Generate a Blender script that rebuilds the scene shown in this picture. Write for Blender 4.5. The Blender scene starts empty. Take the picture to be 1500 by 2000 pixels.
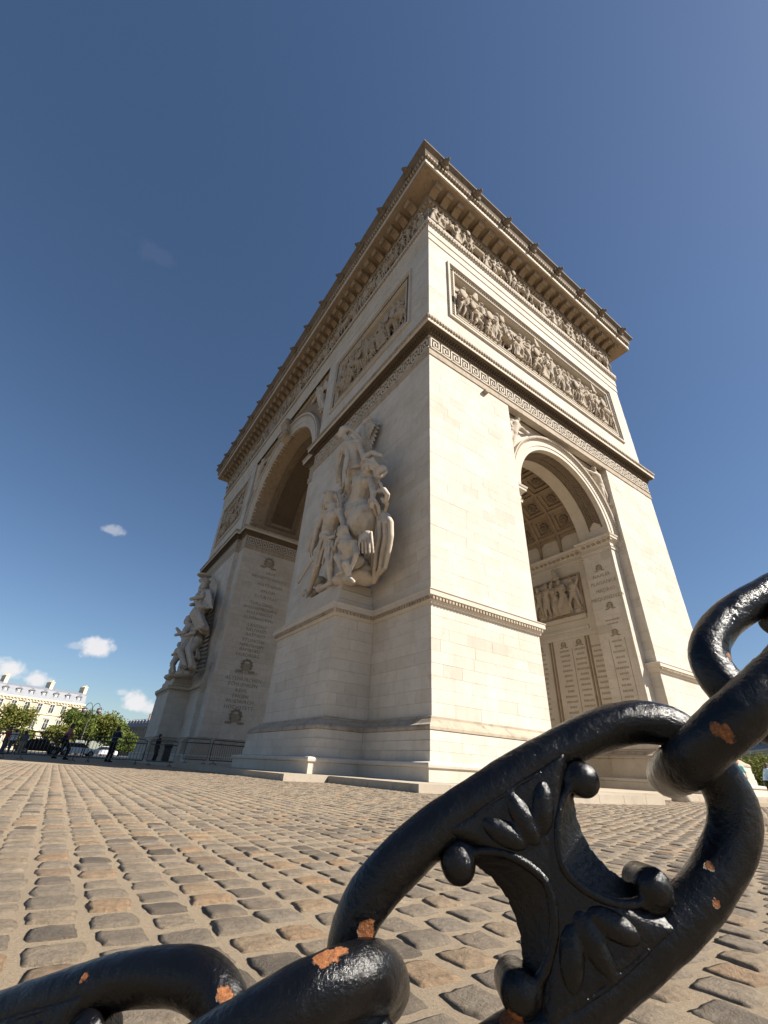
import bpy, bmesh, math, random
import numpy as np
from mathutils import Vector, Matrix
from mathutils.bvhtree import BVHTree
random.seed(7); rng = np.random.default_rng(7)
sc = bpy.context.scene
col = sc.collection
rad = math.radians

# ------------------------------------------------------------------ camera
CAM = Vector((-9.8363, -11.5058, 0.40))
F_PX = 838.62                       # focal length in pixels of the 1500 x 2000 photograph
yaw, pit, rol = rad(33.338), rad(30.937), rad(3.328)
fwd = Vector((math.sin(yaw)*math.cos(pit), math.cos(yaw)*math.cos(pit), math.sin(pit)))
r0 = Vector((math.cos(yaw), -math.sin(yaw), 0)); u0 = r0.cross(fwd)
RGT = r0*math.cos(rol) + u0*math.sin(rol); UPV = -r0*math.sin(rol) + u0*math.cos(rol)
cd = bpy.data.cameras.new('camera'); cam = bpy.data.objects.new('camera', cd); col.objects.link(cam)
cd.sensor_fit = 'VERTICAL'; cd.sensor_height = 24.0; cd.lens = 24.0*F_PX/2000
cd.clip_start = 0.02; cd.clip_end = 8000
M = Matrix((RGT, UPV, -fwd)).transposed().to_4x4(); M.translation = CAM
cam.matrix_world = M
sc.camera = cam

def ray(x, y): return fwd + RGT*((x-750)/F_PX) - UPV*((y-1000)/F_PX)
def on_x(x, y, v): d = ray(x, y); return CAM + d*((v-CAM.x)/d.x)
def on_y(x, y, v): d = ray(x, y); return CAM + d*((v-CAM.y)/d.y)
def on_z(x, y, v=0.0): d = ray(x, y); return CAM + d*((v-CAM.z)/d.z)
def at_dist(x, y, dist, z=0.0):                 # ground point under pixel column at horizontal distance
    d = ray(x, y); h = Vector((d.x, d.y, 0)).normalized(); p = CAM + h*dist; return Vector((p.x, p.y, z))

# ------------------------------------------------------------------ light
SUN_AZ, SUN_EL = 139.5, 42.5         # clockwise from +Y
world = bpy.data.worlds.new('World'); sc.world = world; world.use_nodes = True
wn, wl = world.node_tree.nodes, world.node_tree.links
wn.clear()
wo = wn.new('ShaderNodeOutputWorld'); bg = wn.new('ShaderNodeBackground')
sky = wn.new('ShaderNodeTexSky'); sky.sky_type = 'NISHITA'; sky.sun_disc = False
sky.sun_elevation = rad(SUN_EL); sky.sun_rotation = rad(SUN_AZ)
sky.air_density = 1.0; sky.dust_density = 0.5; sky.ozone_density = 3.6; sky.altitude = 60
bg.inputs[1].default_value = 0.051
CLOUDS = [((195,1268),.036,.9,.55),((22,1312),.042,.95,.5),((70,1325),.033,.9,.6),((268,1372),.04,.9,.55),((292,1384),.03,.8,.5),
          ((235,1352),.018,.45,.5),((298,497),.05,.018,.3),((220,1036),.03,.35,.4),((150,1262),.02,.3,.4)]
tc = wn.new('ShaderNodeTexCoord')
nz = wn.new('ShaderNodeTexNoise'); nz.inputs['Scale'].default_value = 26; nz.inputs['Detail'].default_value = 6; nz.inputs['Roughness'].default_value = .58
wl.new(tc.outputs['Generated'], nz.inputs['Vector'])
hs = wn.new('ShaderNodeHueSaturation'); hs.inputs['Saturation'].default_value = 1.04; wl.new(sky.outputs[0], hs.inputs['Color'])
last = hs.outputs[0]
def wmath(op, a, b=None, c=None):
    n = wn.new('ShaderNodeMath'); n.operation = op
    for i, v in enumerate((a, b, c)):
        if v is None: continue
        if isinstance(v, (int, float)): n.inputs[i].default_value = v
        else: wl.new(v, n.inputs[i])
    return n.outputs[0]
csum = None
for (px, py), r, op, flat in CLOUDS:
    d = ray(px, py).normalized()
    s = wn.new('ShaderNodeVectorMath'); s.operation = 'SUBTRACT'; wl.new(tc.outputs['Generated'], s.inputs[0]); s.inputs[1].default_value = d
    m = wn.new('ShaderNodeVectorMath'); m.operation = 'MULTIPLY'; wl.new(s.outputs[0], m.inputs[0]); m.inputs[1].default_value = (1, 1, 1/flat)
    l = wn.new('ShaderNodeVectorMath'); l.operation = 'LENGTH'; wl.new(m.outputs[0], l.inputs[0])
    e = wmath('SUBTRACT', wmath('ADD', wmath('DIVIDE', l.outputs['Value'], -r), 1.0), wmath('MULTIPLY', wmath('SUBTRACT', nz.outputs[0], .5), -2.6))
    mr = wn.new('ShaderNodeMapRange'); mr.interpolation_type = 'SMOOTHSTEP'
    wl.new(e, mr.inputs[0]); mr.inputs[1].default_value = .12; mr.inputs[2].default_value = .75; mr.inputs[3].default_value = 0; mr.inputs[4].default_value = op
    csum = mr.outputs[0] if csum is None else wmath('MAXIMUM', csum, mr.outputs[0])
mixc = wn.new('ShaderNodeMix'); mixc.data_type = 'RGBA'
wl.new(csum, mixc.inputs[0]); wl.new(last, mixc.inputs[6]); mixc.inputs[7].default_value = (8.6, 8.4, 8.5, 1)
wl.new(mixc.outputs[2], bg.inputs[0]); wl.new(bg.outputs[0], wo.inputs[0])

sd = bpy.data.lights.new('sun', 'SUN'); sun = bpy.data.objects.new('sun', sd); col.objects.link(sun)
sd.energy = 5.0; sd.angle = rad(.53); sd.color = (1.0, .935, .84)
to_sun = Vector((math.sin(rad(SUN_AZ))*math.cos(rad(SUN_EL)), math.cos(rad(SUN_AZ))*math.cos(rad(SUN_EL)), math.sin(rad(SUN_EL))))
sun.rotation_euler = to_sun.to_track_quat('Z', 'Y').to_euler(); sun.location = (-20, -40, 60)
sc.view_settings.view_transform = 'Standard'; sc.view_settings.look = 'None'
sc.view_settings.exposure = 1.05; sc.view_settings.gamma = 1.0
sc.render.engine = 'CYCLES'; sc.cycles.use_denoising = True; sc.cycles.max_bounces = 6
sc.cycles.sample_clamp_indirect = 6

# ------------------------------------------------------------------ materials
MATS = {}
def new_mat(name):
    m = bpy.data.materials.new(name); m.use_nodes = True
    nt = m.node_tree; MATS[name] = m
    return m, nt.nodes, nt.links, nt.nodes['Principled BSDF']
def ramp(nodes, stops, interp='LINEAR'):
    r = nodes.new('ShaderNodeValToRGB'); r.color_ramp.interpolation = interp
    e = r.color_ramp.elements
    while len(e) < len(stops): e.new(.5)
    for k, (p, c) in enumerate(stops):
        e[k].position = p; e[k].color = (c, c, c, 1) if isinstance(c, (int, float)) else (*c, 1)
    return r
def noise(nodes, links, vec, scale, detail=4, rough=.55, dist=0.0):
    n = nodes.new('ShaderNodeTexNoise'); n.inputs['Scale'].default_value = scale; n.inputs['Detail'].default_value = detail
    n.inputs['Roughness'].default_value = rough; n.inputs['Distortion'].default_value = dist
    if vec is not None: links.new(vec, n.inputs['Vector'])
    return n.outputs[0]
def mixrgb(nodes, links, fac, a, b, blend='MIX'):
    n = nodes.new('ShaderNodeMix'); n.data_type = 'RGBA'; n.blend_type = blend
    for i, v in ((0, fac), (6, a), (7, b)):
        if isinstance(v, (int, float)): n.inputs[i].default_value = v
        elif isinstance(v, tuple): n.inputs[i].default_value = (*v, 1)
        else: links.new(v, n.inputs[i])
    return n.outputs[2]
def math_n(nodes, links, op, a, b=0.0, clamp=False):
    n = nodes.new('ShaderNodeMath'); n.operation = op; n.use_clamp = clamp
    for i, v in enumerate((a, b)):
        if isinstance(v, (int, float)): n.inputs[i].default_value = v
        else: links.new(v, n.inputs[i])
    return n.outputs[0]
def bump(nodes, links, bsdf, h, strength, dist):
    b = nodes.new('ShaderNodeBump'); b.inputs['Strength'].default_value = strength; b.inputs['Distance'].default_value = dist
    links.new(h, b.inputs['Height']); links.new(b.outputs[0], bsdf.inputs['Normal'])
def world_pos(nodes):
    return nodes.new('ShaderNodeNewGeometry').outputs['Position']

def stone(name, c, stain=(.2,.155,.11), amt=.35, blocks=.0, streak=.3, fine=9.0, bmp=.01):
    m, N, L, B = new_mat(name)
    g = N.new('ShaderNodeNewGeometry'); P = g.outputs['Position']
    big = noise(N, L, P, .55, 5, .6); med = noise(N, L, P, 2.7, 5, .65); fin = noise(N, L, P, fine, 6, .7)
    base = mixrgb(N, L, ramp_out(N, L, big, .35, .7), tuple(c), tuple(x*y for x, y in zip(c, (.86,.84,.80))))
    if blocks:
        oi = N.new('ShaderNodeObjectInfo')
        r = math_n(N, L, 'FRACT', math_n(N, L, 'ADD', math_n(N, L, 'MULTIPLY', g.outputs['Random Per Island'], 1.0), math_n(N, L, 'MULTIPLY', oi.outputs['Random'], 7.31)))
        tone = ramp(N, [(0, tuple(1-blocks*.9*k for k in (1,1.05,1.1))), (.12, tuple(1-blocks*.4*k for k in (1,1,1))), (.6, (1,1,1)), (.9, (1+blocks*.12,)*3), (1, (1-blocks*.5, 1-blocks*.62, 1-blocks*.75))])
        L.new(r, tone.inputs[0])
        base = mixrgb(N, L, 1.0, base, tone.outputs[0], 'MULTIPLY')
    mp = N.new('ShaderNodeMapping'); mp.inputs['Scale'].default_value = (3.2, 3.2, .28); L.new(P, mp.inputs[0])
    stk = noise(N, L, mp.outputs[0], 1.0, 5, .7)
    f1 = math_n(N, L, 'MULTIPLY', ramp_out(N, L, stk, .52, .78), streak)
    f2 = math_n(N, L, 'MULTIPLY', ramp_out(N, L, med, .5, .74), amt)
    f = math_n(N, L, 'MAXIMUM', f1, f2, True)
    base = mixrgb(N, L, f, base, tuple(stain))
    base = mixrgb(N, L, math_n(N, L, 'MULTIPLY', ramp_out(N, L, fin, .45, .75), .22), base, tuple(x*.62 for x in c))
    L.new(base, B.inputs['Base Color']); B.inputs['Roughness'].default_value = .88
    B.inputs['Specular IOR Level'].default_value = .25
    h = math_n(N, L, 'ADD', fin, math_n(N, L, 'MULTIPLY', med, .6))
    bump(N, L, B, h, .5, bmp)
    return m
def ramp_out(N, L, v, a, b):
    r = ramp(N, [(a, 0.0), (b, 1.0)]); L.new(v, r.inputs[0]); return r.outputs[0]

LIME = (.575, .525, .455)
M_ashlar = stone('limestone_ashlar', LIME, stain=(.27,.225,.175), amt=.30, blocks=.15, streak=.30)
M_core = stone('limestone_joint', (.42,.365,.295), amt=.2)
M_plain = stone('limestone_dressed', (.55,.495,.42), amt=.16, streak=.2)
M_mould = stone('limestone_weathered_moulding', (.40,.335,.26), stain=(.11,.083,.058), amt=.7, streak=.42, fine=14)
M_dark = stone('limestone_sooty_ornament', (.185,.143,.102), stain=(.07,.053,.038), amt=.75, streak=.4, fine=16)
M_relief = stone('limestone_carved_relief', (.40,.335,.26), stain=(.14,.105,.075), amt=.5, streak=.35, fine=12)
M_statue = stone('limestone_statue', (.53,.465,.385), stain=(.24,.155,.085), amt=.55, streak=.5, fine=6)
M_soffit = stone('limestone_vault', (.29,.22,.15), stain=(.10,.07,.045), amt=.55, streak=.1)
M_kerb = stone('granite_kerb', (.40,.345,.275), stain=(.2,.17,.13), amt=.4, fine=30)
M_paving = stone('stone_paving_platform', (.42,.36,.28), stain=(.24,.2,.15), amt=.4, fine=25)
M_letter = stone('engraved_letter', (.33,.275,.21), amt=.3)
M_soot_shade = stone('limestone_soot_shade', (.11,.08,.053), stain=(.06,.042,.028), amt=.6, streak=.1)  # soot on the vault panels; on the bed mouldings painted shade as well

def simple(name, c, rough=.6, metal=0.0, spec=.5, nscale=None, namt=.3):
    m, N, L, B = new_mat(name)
    B.inputs['Roughness'].default_value = rough; B.inputs['Metallic'].default_value = metal; B.inputs['Specular IOR Level'].default_value = spec
    if nscale:
        v = noise(N, L, world_pos(N), nscale, 4, .6)
        L.new(mixrgb(N, L, ramp_out(N, L, v, .3, .75), tuple(c), tuple(x*(1-namt) for x in c)), B.inputs['Base Color'])
    else: B.inputs['Base Color'].default_value = (*c, 1)
    return m

# ------------------------------------------------------------------ mesh helpers
class MB:
    def __init__(s): s.v, s.f, s.n = [], [], 0
    def add(s, v, f):
        s.v.extend([tuple(p) for p in v]); s.f.extend([tuple(i+s.n for i in q) for q in f]); s.n += len(v); return s
    def box(s, x0, y0, z0, x1, y1, z1):
        v = [(x0,y0,z0),(x1,y0,z0),(x1,y1,z0),(x0,y1,z0),(x0,y0,z1),(x1,y0,z1),(x1,y1,z1),(x0,y1,z1)]
        return s.add(v, [(0,3,2,1),(4,5,6,7),(0,1,5,4),(1,2,6,5),(2,3,7,6),(3,0,4,7)])
    def obox(s, p, ax, ay, az, hx, hy, hz):
        p, ax, ay, az = Vector(p), Vector(ax), Vector(ay), Vector(az)
        v = [p+ax*hx*i+ay*hy*j+az*hz*k for k in (-1,1) for i, j in ((-1,-1),(1,-1),(1,1),(-1,1))]
        return s.add(v, [(0,3,2,1),(4,5,6,7),(0,1,5,4),(1,2,6,5),(2,3,7,6),(3,0,4,7)])
    def prism(s, poly, a, b):                       # polygon of 3-vectors swept from offset a to b
        n = len(poly); a, b = Vector(a), Vector(b)
        v = [Vector(p)+a for p in poly]+[Vector(p)+b for p in poly]
        return s.add(v, [tuple(range(n-1,-1,-1)), tuple(range(n,2*n))]+[(i,(i+1)%n,(i+1)%n+n,i+n) for i in range(n)])
    def tube(s, pts, r, seg=8, closed=False, caps=True):
        pts = [Vector(p) for p in pts]; n = len(pts); rr = r if hasattr(r, '__len__') else [r]*n
        ring = []; up = None
        for i, p in enumerate(pts):
            t = (pts[(i+1)%n]-pts[i-1]) if closed else (pts[min(i+1,n-1)]-pts[max(i-1,0)])
            t.normalize()
            if up is None: up = t.orthogonal().normalized()
            up = (up - t*up.dot(t)); up = up.normalized() if up.length > 1e-6 else t.orthogonal().normalized()
            w = t.cross(up)
            ring += [p + (up*math.cos(2*math.pi*k/seg)+w*math.sin(2*math.pi*k/seg))*rr[i] for k in range(seg)]
        f = []
        m = n if closed else n-1
        for i in range(m):
            for k in range(seg):
                a, b = i*seg+k, i*seg+(k+1)%seg; c, d = ((i+1)%n)*seg+(k+1)%seg, ((i+1)%n)*seg+k
                f.append((a,b,c,d))
        if not closed and caps: f += [tuple(range(seg-1,-1,-1)), tuple(range((n-1)*seg, n*seg))]
        return s.add(ring, f)
    def sweep(s, path, prof, closed=False):         # path: [(x,y)] travelled with the wall on the left; prof: [(out,z)]
        n = len(path); P = [Vector((*p, 0)) for p in path]; mit = []
        for i in range(n):
            d1 = (P[i]-P[i-1]).normalized() if (closed or i > 0) else None
            d2 = (P[(i+1)%n]-P[i]).normalized() if (closed or i < n-1) else None
            nn = [Vector((d.y, -d.x, 0)) for d in (d1, d2) if d is not None]
            if len(nn) == 1: mit.append(nn[0])
            else:
                m = nn[0]+nn[1]; mit.append(m/ max(m.dot(nn[0]), .2))
        k = len(prof); v = []
        for i in range(n):
            v += [(P[i]+mit[i]*o)+Vector((0,0,z)) for o, z in prof]
        f = []
        for i in range(n if closed else n-1):
            j = (i+1) % n
            for q in range(k-1): f.append((i*k+q, j*k+q, j*k+q+1, i*k+q+1))
        if not closed: f += [tuple(range(k)), tuple(range((n-1)*k+k-1, (n-1)*k-1, -1))]
        return s.add(v, f)
    def mesh(s, name, mat=None, smooth=False):
        me = bpy.data.meshes.new(name); me.from_pydata(s.v, [], s.f); me.update()
        if mat: me.materials.append(mat)
        if smooth: me.polygons.foreach_set('use_smooth', [True]*len(me.polygons))
        return me
    def build(s, name, mat, parent=None, smooth=False, kind=None):
        return link(name, s.mesh(name, mat, smooth), parent, kind=kind)
def link(name, me, parent=None, mat4=None, kind=None):
    o = bpy.data.objects.new(name, me); col.objects.link(o)
    if mat4 is not None: o.matrix_world = mat4
    if parent is not None:
        o.parent = parent
        if parent.get('_root'): o.matrix_parent_inverse = Matrix.Translation(-Vector(parent['_root']))
    if kind: o['kind'] = kind
    return o
def root(name, label, cat, loc, group=None):
    o = bpy.data.objects.new(name, None); col.objects.link(o); o.location = loc; o.empty_display_size = .3
    o['_root'] = list(loc); o['label'] = label; o['category'] = cat
    if group: o['group'] = group
    return o
def tag(o, label, cat, group=None):
    o['label'] = label; o['category'] = cat
    if group: o['group'] = group
    return o
def struct(o): o['kind'] = 'structure'; return o
def sharp(me, deg=35):
    me.polygons.foreach_set('use_smooth', [True]*len(me.polygons))
    try: me.set_sharp_from_angle(angle=rad(deg))
    except Exception: pass

# ---- rounded bodies: tapered capsules fused into one continuous skin (voxel remesh)
def _ico(sub):
    b = bmesh.new(); bmesh.ops.create_icosphere(b, subdivisions=sub, radius=1)
    v = [x.co.copy() for x in b.verts]; b.verts.index_update(); f = [tuple(q.index for q in p.verts) for p in b.faces]; b.free(); return v, f
ICO_V, ICO_F = _ico(2)
def ball(mb, p, r):
    p = Vector(p); r = Vector(r) if hasattr(r, '__len__') else Vector((r,r,r))
    mb.add([p+Vector((v.x*r.x, v.y*r.y, v.z*r.z)) for v in ICO_V], ICO_F)
def cap(mb, p, q, r, s=None, seg=10):
    p, q = Vector(p), Vector(q); s = r if s is None else s
    ball(mb, p, r); ball(mb, q, s)
    if (q-p).length > 1e-4: mb.tube([p, q], [r, s], seg)
def fuse(mb, name, voxel, mat=None, smooth_it=3, sharp_deg=None):
    me = mb.mesh(name+'_raw'); o = bpy.data.objects.new(name+'_raw', me); col.objects.link(o)
    m = o.modifiers.new('r', 'REMESH'); m.mode = 'VOXEL'; m.voxel_size = voxel; m.use_smooth_shade = True
    if smooth_it:
        s = o.modifiers.new('s', 'SMOOTH'); s.factor = .5; s.iterations = smooth_it
    dg = bpy.context.evaluated_depsgraph_get(); dg.update()
    out = bpy.data.meshes.new_from_object(o.evaluated_get(dg)); out.name = name
    bpy.data.objects.remove(o); bpy.data.meshes.remove(me)
    out.materials.clear()
    if mat: out.materials.append(mat)
    out.polygons.foreach_set('use_smooth', [True]*len(out.polygons))
    return out
# ------------------------------------------------------------------ figures (carved and living share the builder)
def human(mb, J, s, bulk=1.0, face=(0,-1,0), hair=1.0, hands=True):
    V = {k: Vector(v) for k, v in J.items()}; b = s*bulk
    ax = (V['sr']-V['sl']).normalized(); face = Vector(face).normalized()
    hd = V['head']
    ball(mb, hd, (.052*s,.056*s,.068*s)); ball(mb, hd+face*.02*s-Vector((0,0,.028*s)), .042*s)
    cap(mb, hd+face*.052*s+Vector((0,0,.008*s)), hd+face*.062*s-Vector((0,0,.012*s)), .009*s, .012*s, 6)
    if hair: ball(mb, hd-face*.014*s+Vector((0,0,.022*s)), (.060*s*hair,.060*s*hair,.062*s*hair))
    cap(mb, V['neck'], hd-Vector((0,0,.02*s)), .034*b, .032*b)
    cap(mb, V['sl'], V['sr'], .046*b); cap(mb, V['chest'], V['pelvis'], .084*b, .074*b)
    cap(mb, V['chest']-ax*.045*s, V['chest']+ax*.045*s, .072*b); cap(mb, V['neck'], V['chest'], .05*b, .07*b)
    hl, hr = V['pelvis']-ax*.045*s, V['pelvis']+ax*.045*s
    cap(mb, hl, hr, .068*b)
    if bulk > 1:
        for sg_ in (-1, 1):
            ball(mb, V['chest']+ax*sg_*.042*s+face*.052*s+Vector((0,0,.012*s)), .046*s); ball(mb, V['sl' if sg_ < 0 else 'sr']+Vector((0,0,.004*s)), .050*s)
            ball(mb, V['pelvis']+ax*sg_*.042*s-face*.045*s, .055*s)
    for h, k, f, t in ((hl, 'kl', 'fl', 'tl'), (hr, 'kr', 'fr', 'tr')):
        if k not in V: continue
        cap(mb, h, V[k], .058*b, .038*b); cap(mb, V[k], V[f], .038*b, .022*b)
        kn = V[k].lerp(V[f], .3); ball(mb, kn-face*.006*s, .036*b)
        toe = V[t] if t in V else V[f]+Vector((face.x, face.y, 0))*.085*s-Vector((0,0,.012*s))
        cap(mb, V[f]-Vector((0,0,.008*s)), toe, .024*b, .017*b)
    for a, e, h in (('sl','el','hl'), ('sr','er','hr')):
        if e not in V: continue
        cap(mb, V[a], V[e], .034*b, .026*b); cap(mb, V[e], V[h], .027*b, .017*b)
        if hands: hand(mb, V[e], V[h], s, face)
def hand(mb, e, h, s, face):
    d = (h-e).normalized(); side = d.cross(Vector(face)); side = side.normalized() if side.length > .1 else d.orthogonal().normalized()
    pl = d.cross(side)
    cap(mb, h, h+d*.03*s, .016*s, .02*s, 8)
    for i, ln in enumerate((.036,.042,.040,.031)):
        b0 = h+d*.04*s+side*(i-1.5)*.0115*s
        k = b0+d*ln*.55*s+pl*.006*s; cap(mb, b0, k, .0062*s, .0058*s, 6); cap(mb, k, k+d*ln*.35*s+pl*.016*s, .0058*s, .005*s, 6)
    t0 = h+d*.012*s-side*.018*s; cap(mb, t0, t0+d*.024*s-side*.014*s+pl*.006*s, .0075*s, .006*s, 6)

def folds(mb, a, b, n, r, spread, sway=.15, seed=0):        # hanging drapery: a sheaf of long tapering folds
    rr = random.Random(seed); a, b = Vector(a), Vector(b); L = (b-a).length; sp = Vector(spread)
    for i in range(n):
        t = (i/(max(n-1,1))-.5); p = a+sp*t*.55; q = b+sp*t*(1+rr.uniform(-.15,.15))
        pts = [p.lerp(q, k/5)+sp.normalized()*math.sin(k*1.3+i)*L*.012*sway*6+Vector((0,-1,0))*rr.uniform(-.2,.2)*r for k in range(6)]
        for k in range(5): cap(mb, pts[k], pts[k+1], r*(.75+.1*k)*rr.uniform(.8,1.1), r*(.75+.1*(k+1)), 7)

RF = {}
def relief_protos():
    def stand(seed, armup=0, cape=True, shield=False, kneel=False, flag=False, female=False):
        rr = random.Random(seed); mb = MB(); j = lambda a: rr.uniform(-a, a)
        dz = -.22 if kneel else 0; y = -.12
        pel = Vector((j(.02), y, .52+dz)); ch = pel+Vector((j(.05), -.02, .22)); nk = ch+Vector((j(.01),0,.10)); hd = nk+Vector((j(.04),-.03,.085))
        J = dict(pelvis=pel, chest=ch, neck=nk, head=hd, sl=ch+Vector((-.095,j(.03),.06)), sr=ch+Vector((.095,j(.03),.06)))
        st = rr.uniform(.05,.14)
        J['kl'] = (pel.x-st, y-.08, .27+(dz*.5)); J['fl'] = (pel.x-st*1.3, y, .035); J['kr'] = (pel.x+st, y-.03, .27+(dz*.5)); J['fr'] = (pel.x+st*1.5, y+.02, .035)
        for s_, e, h in ((-1,'el','hl'), (1,'er','hr')):
            sh = J['sl' if s_ < 0 else 'sr']
            if armup and s_ == armup: J[e] = sh+Vector((s_*.09,-.05,.07)); J[h] = J[e]+Vector((s_*.03+j(.06),-.03,.13))
            else: J[e] = sh+Vector((s_*.07+j(.03),-.03,-.14)); J[h] = J[e]+Vector((-s_*rr.uniform(0,.14),-.07,-.06+j(.06)))
        human(mb, J, 1.0, 1.18, hair=1.12, hands=False)
        if cape: folds(mb, nk+Vector((0,.06,0)), (pel.x,.02+y*.3,.16), 5, .032, (.34,0,0), seed=seed)
        if female: folds(mb, pel+Vector((0,-.02,.05)), (pel.x,y,.05), 6, .036, (.26,0,0), seed=seed)
        if shield: ball(mb, Vector(J['hl'])+Vector((0,-.04,0)), (.12,.03,.15))
        if flag:
            p = Vector(J['hr']); cap(mb, p-Vector((.02,0,.4)), p+Vector((.06,0,.32)), .012, .012, 6); folds(mb, p+Vector((.08,0,.30)), p+Vector((.16,0,.02)), 3, .03, (.12,0,.02), seed=seed)
        ball(mb, hd+Vector((0,.01,.055)), (.03,.05,.05))
        return mb
    def horse(seed, rider=True, rear=0.0):
        rr = random.Random(seed); mb = MB(); y = -.14
        R = lambda x, z: Vector((x*math.cos(rear)-(z-.55)*math.sin(rear), y, .55+x*math.sin(rear)+(z-.55)*math.cos(rear)))
        cap(mb, R(-.28,.6), R(.26,.62), .15, .14); ball(mb, R(-.32,.62), .155)
        cap(mb, R(.3,.66), R(.46,.92), .10, .065); cap(mb, R(.46,.93), R(.60,.80), .058, .036); cap(mb, R(.44,.98), R(.34,.80), .035, .03)
        for x, k, f, d in ((-.36,-.42,-.36,-.02),(-.24,-.2,-.26,.06),(.24,.38,.34,-.05),(.32,.30,.26,.05)):
            cap(mb, R(x,.55)+Vector((0,d,0)), R(k,.32)+Vector((0,d,0)), .06, .036); cap(mb, R(k,.32)+Vector((0,d,0)), Vector((R(f,.05).x, y+d, .04 if rear < .1 or x < 0 else .25)), .033, .024)
        cap(mb, R(-.46,.66), R(-.55,.3), .04, .03)
        if rider:
            p = R(-.02,.78); ch = p+Vector((.02,-.02,.2)); nk = ch+Vector((0,0,.1))
            J = dict(pelvis=p, chest=ch, neck=nk, head=nk+Vector((.03,-.02,.085)), sl=ch+Vector((-.09,0,.06)), sr=ch+Vector((.09,0,.06)),
                     kl=p+Vector((.14,-.16,-.1)), fl=p+Vector((.08,-.16,-.34)), kr=p+Vector((.16,.1,-.1)), fr=p+Vector((.1,.1,-.3)),
                     el=ch+Vector((-.15,-.05,-.08)), hl=ch+Vector((-.02,-.1,-.12)), er=ch+Vector((.2,-.03,.12)), hr=ch+Vector((.26,-.04,.28)))
            human(mb, J, .92, 1.15, hair=1.15, hands=False); folds(mb, nk+Vector((-.05,.03,0)), p+Vector((-.3,.04,-.05)), 4, .035, (0,.0,.2), seed=seed)
        return mb
    specs = [('soldier_figure', stand(1, 0, True, True)), ('soldier_figure', stand(2, 1, True)), ('soldier_figure', stand(3, -1, False, True)),
             ('robed_figure', stand(4, 0, False, female=True)), ('flag_bearer_figure', stand(5, 1, True, flag=True)), ('kneeling_figure', stand(6, 0, True, kneel=True)),
             ('robed_figure', stand(7, -1, True, female=True)), ('horse_figure', horse(8, False)), ('rider_figure', horse(9, True)), ('rider_figure', horse(10, True, .32))]
    RF['list'] = [(n, fuse(mb, n, .021, M_relief, 2)) for n, mb in specs]
relief_protos()

def lion_mesh():
    mb = MB()
    for k in range(11):
        a = 2*math.pi*k/11; cap(mb, (0,.02,0), (.22*math.cos(a),.06,.24*math.sin(a)), .1, .075)
    ball(mb, (0,-.08,0), (.17,.16,.18)); cap(mb, (0,-.16,-.05), (0,-.27,-.07), .09, .075); ball(mb, (0,-.24,-.13), (.07,.08,.035))
    for s in (-1,1): ball(mb, (s*.12,-.05,.17), (.05,.04,.06)); ball(mb, (s*.07,-.2,.06), .035)
    return fuse(mb, 'lion_head', .022, M_dark, 2)
LION = lion_mesh()
def rosette_mesh():
    mb = MB()
    for k in range(8):
        a = math.pi*k/4; cap(mb, (.08*math.cos(a), .08*math.sin(a), 0), (.26*math.cos(a), .26*math.sin(a), -.03), .07, .09)
    ball(mb, (0,0,-.06), .1); return fuse(mb, 'rosette', .03, M_dark, 2)
ROSE = rosette_mesh()

# ------------------------------------------------------------------ the triumphal arch
D, W = 22.21, 44.82
PW, PL = 6.057, 13.40               # pier widths on the short and the long face
SX0, SX1 = D/2-4.22, D/2+4.22       # small arch jambs
GY0, GY1 = W/2-7.31, W/2+7.31       # great arch jambs
RS, RLG = .57, .40                  # recess depths
PLAT = .17
PX, PY0, PY1 = 1.865, 3.75, 9.65    # sculpture pedestal
arch = root('triumphal_arch', 'huge pale limestone triumphal arch with carved friezes towering over the cobbled square', 'arch', (D/2, W/2, PLAT))
def fb(mb, ax, c, u0_, u1, z0, z1, o0, o1):
    if ax == 'y': mb.box(u0_, c-o1, z0, u1, c-o0, z1)
    else: mb.box(c-o1, u0_, z0, c-o0, u1, z1)
def fpt(ax, c, u, z, o): return Vector((u, c-o, z)) if ax == 'y' else Vector((c-o, u, z))
def my(path): return [(x, W-y) for x, y in reversed(path)]
def mx(path): return [(D-x, y) for x, y in reversed(path)]

# solid cores of the four piers and the upper mass
core = MB()
for sy in (0, 1):
    Y = (lambda a, b: (a, b)) if not sy else (lambda a, b: (W-b, W-a))
    for sx in (0, 1):
        X = (lambda a, b: (a, b)) if not sx else (lambda a, b: (D-b, D-a))
        def bx(x0, x1, y0, y1, z0, z1):
            a, b = X(x0, x1); c, d = Y(y0, y1); core.box(a, c, z0, b, d, z1)
        bx(.03, PW-.03, .03, PL-.03, PLAT, 19.45)
        bx(RLG+.03, SX0-.03, RS+.03, 2.52, PLAT, 19.44); bx(RLG+.03, SX0-.35, 2.52, 13.9, PLAT, 19.43); bx(RLG+.03, SX0-.03, 13.9, GY0-.03, PLAT, 19.44)
    c, d = Y(.5, PL-.03); core.box(.5, c, 19.45, D-.5, d, 30.78); c, d = Y(.03, PL); core.box(.03, c, 19.45, D-.03, d, 21.68)
    c, d = Y(RS, GY0); core.box(RLG+.03, c, 19.44, D-RLG-.03, d, 21.42)
core.box(.25, .25, 30.76, D-.25, W-.25, 37.6)
core.build('core_masonry', M_plain, arch)
attic = MB(); attic.box(1.0, 1.0, 37.6, D-1.0, W-1.0, 46.4); attic.sweep([(1.0,1.0),(D-1.0,1.0),(D-1.0,W-1.0),(1.0,W-1.0)], [(0,38.0),(.25,38.2),(.25,38.8),(0,39.0)], True)
attic.sweep([(1.0,1.0),(D-1.0,1.0),(D-1.0,W-1.0),(1.0,W-1.0)], [(0,45.0),(.5,45.6),(.5,46.4),(.2,46.6),(0,46.6)], True)
attic.build('attic', M_plain, arch)

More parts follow.
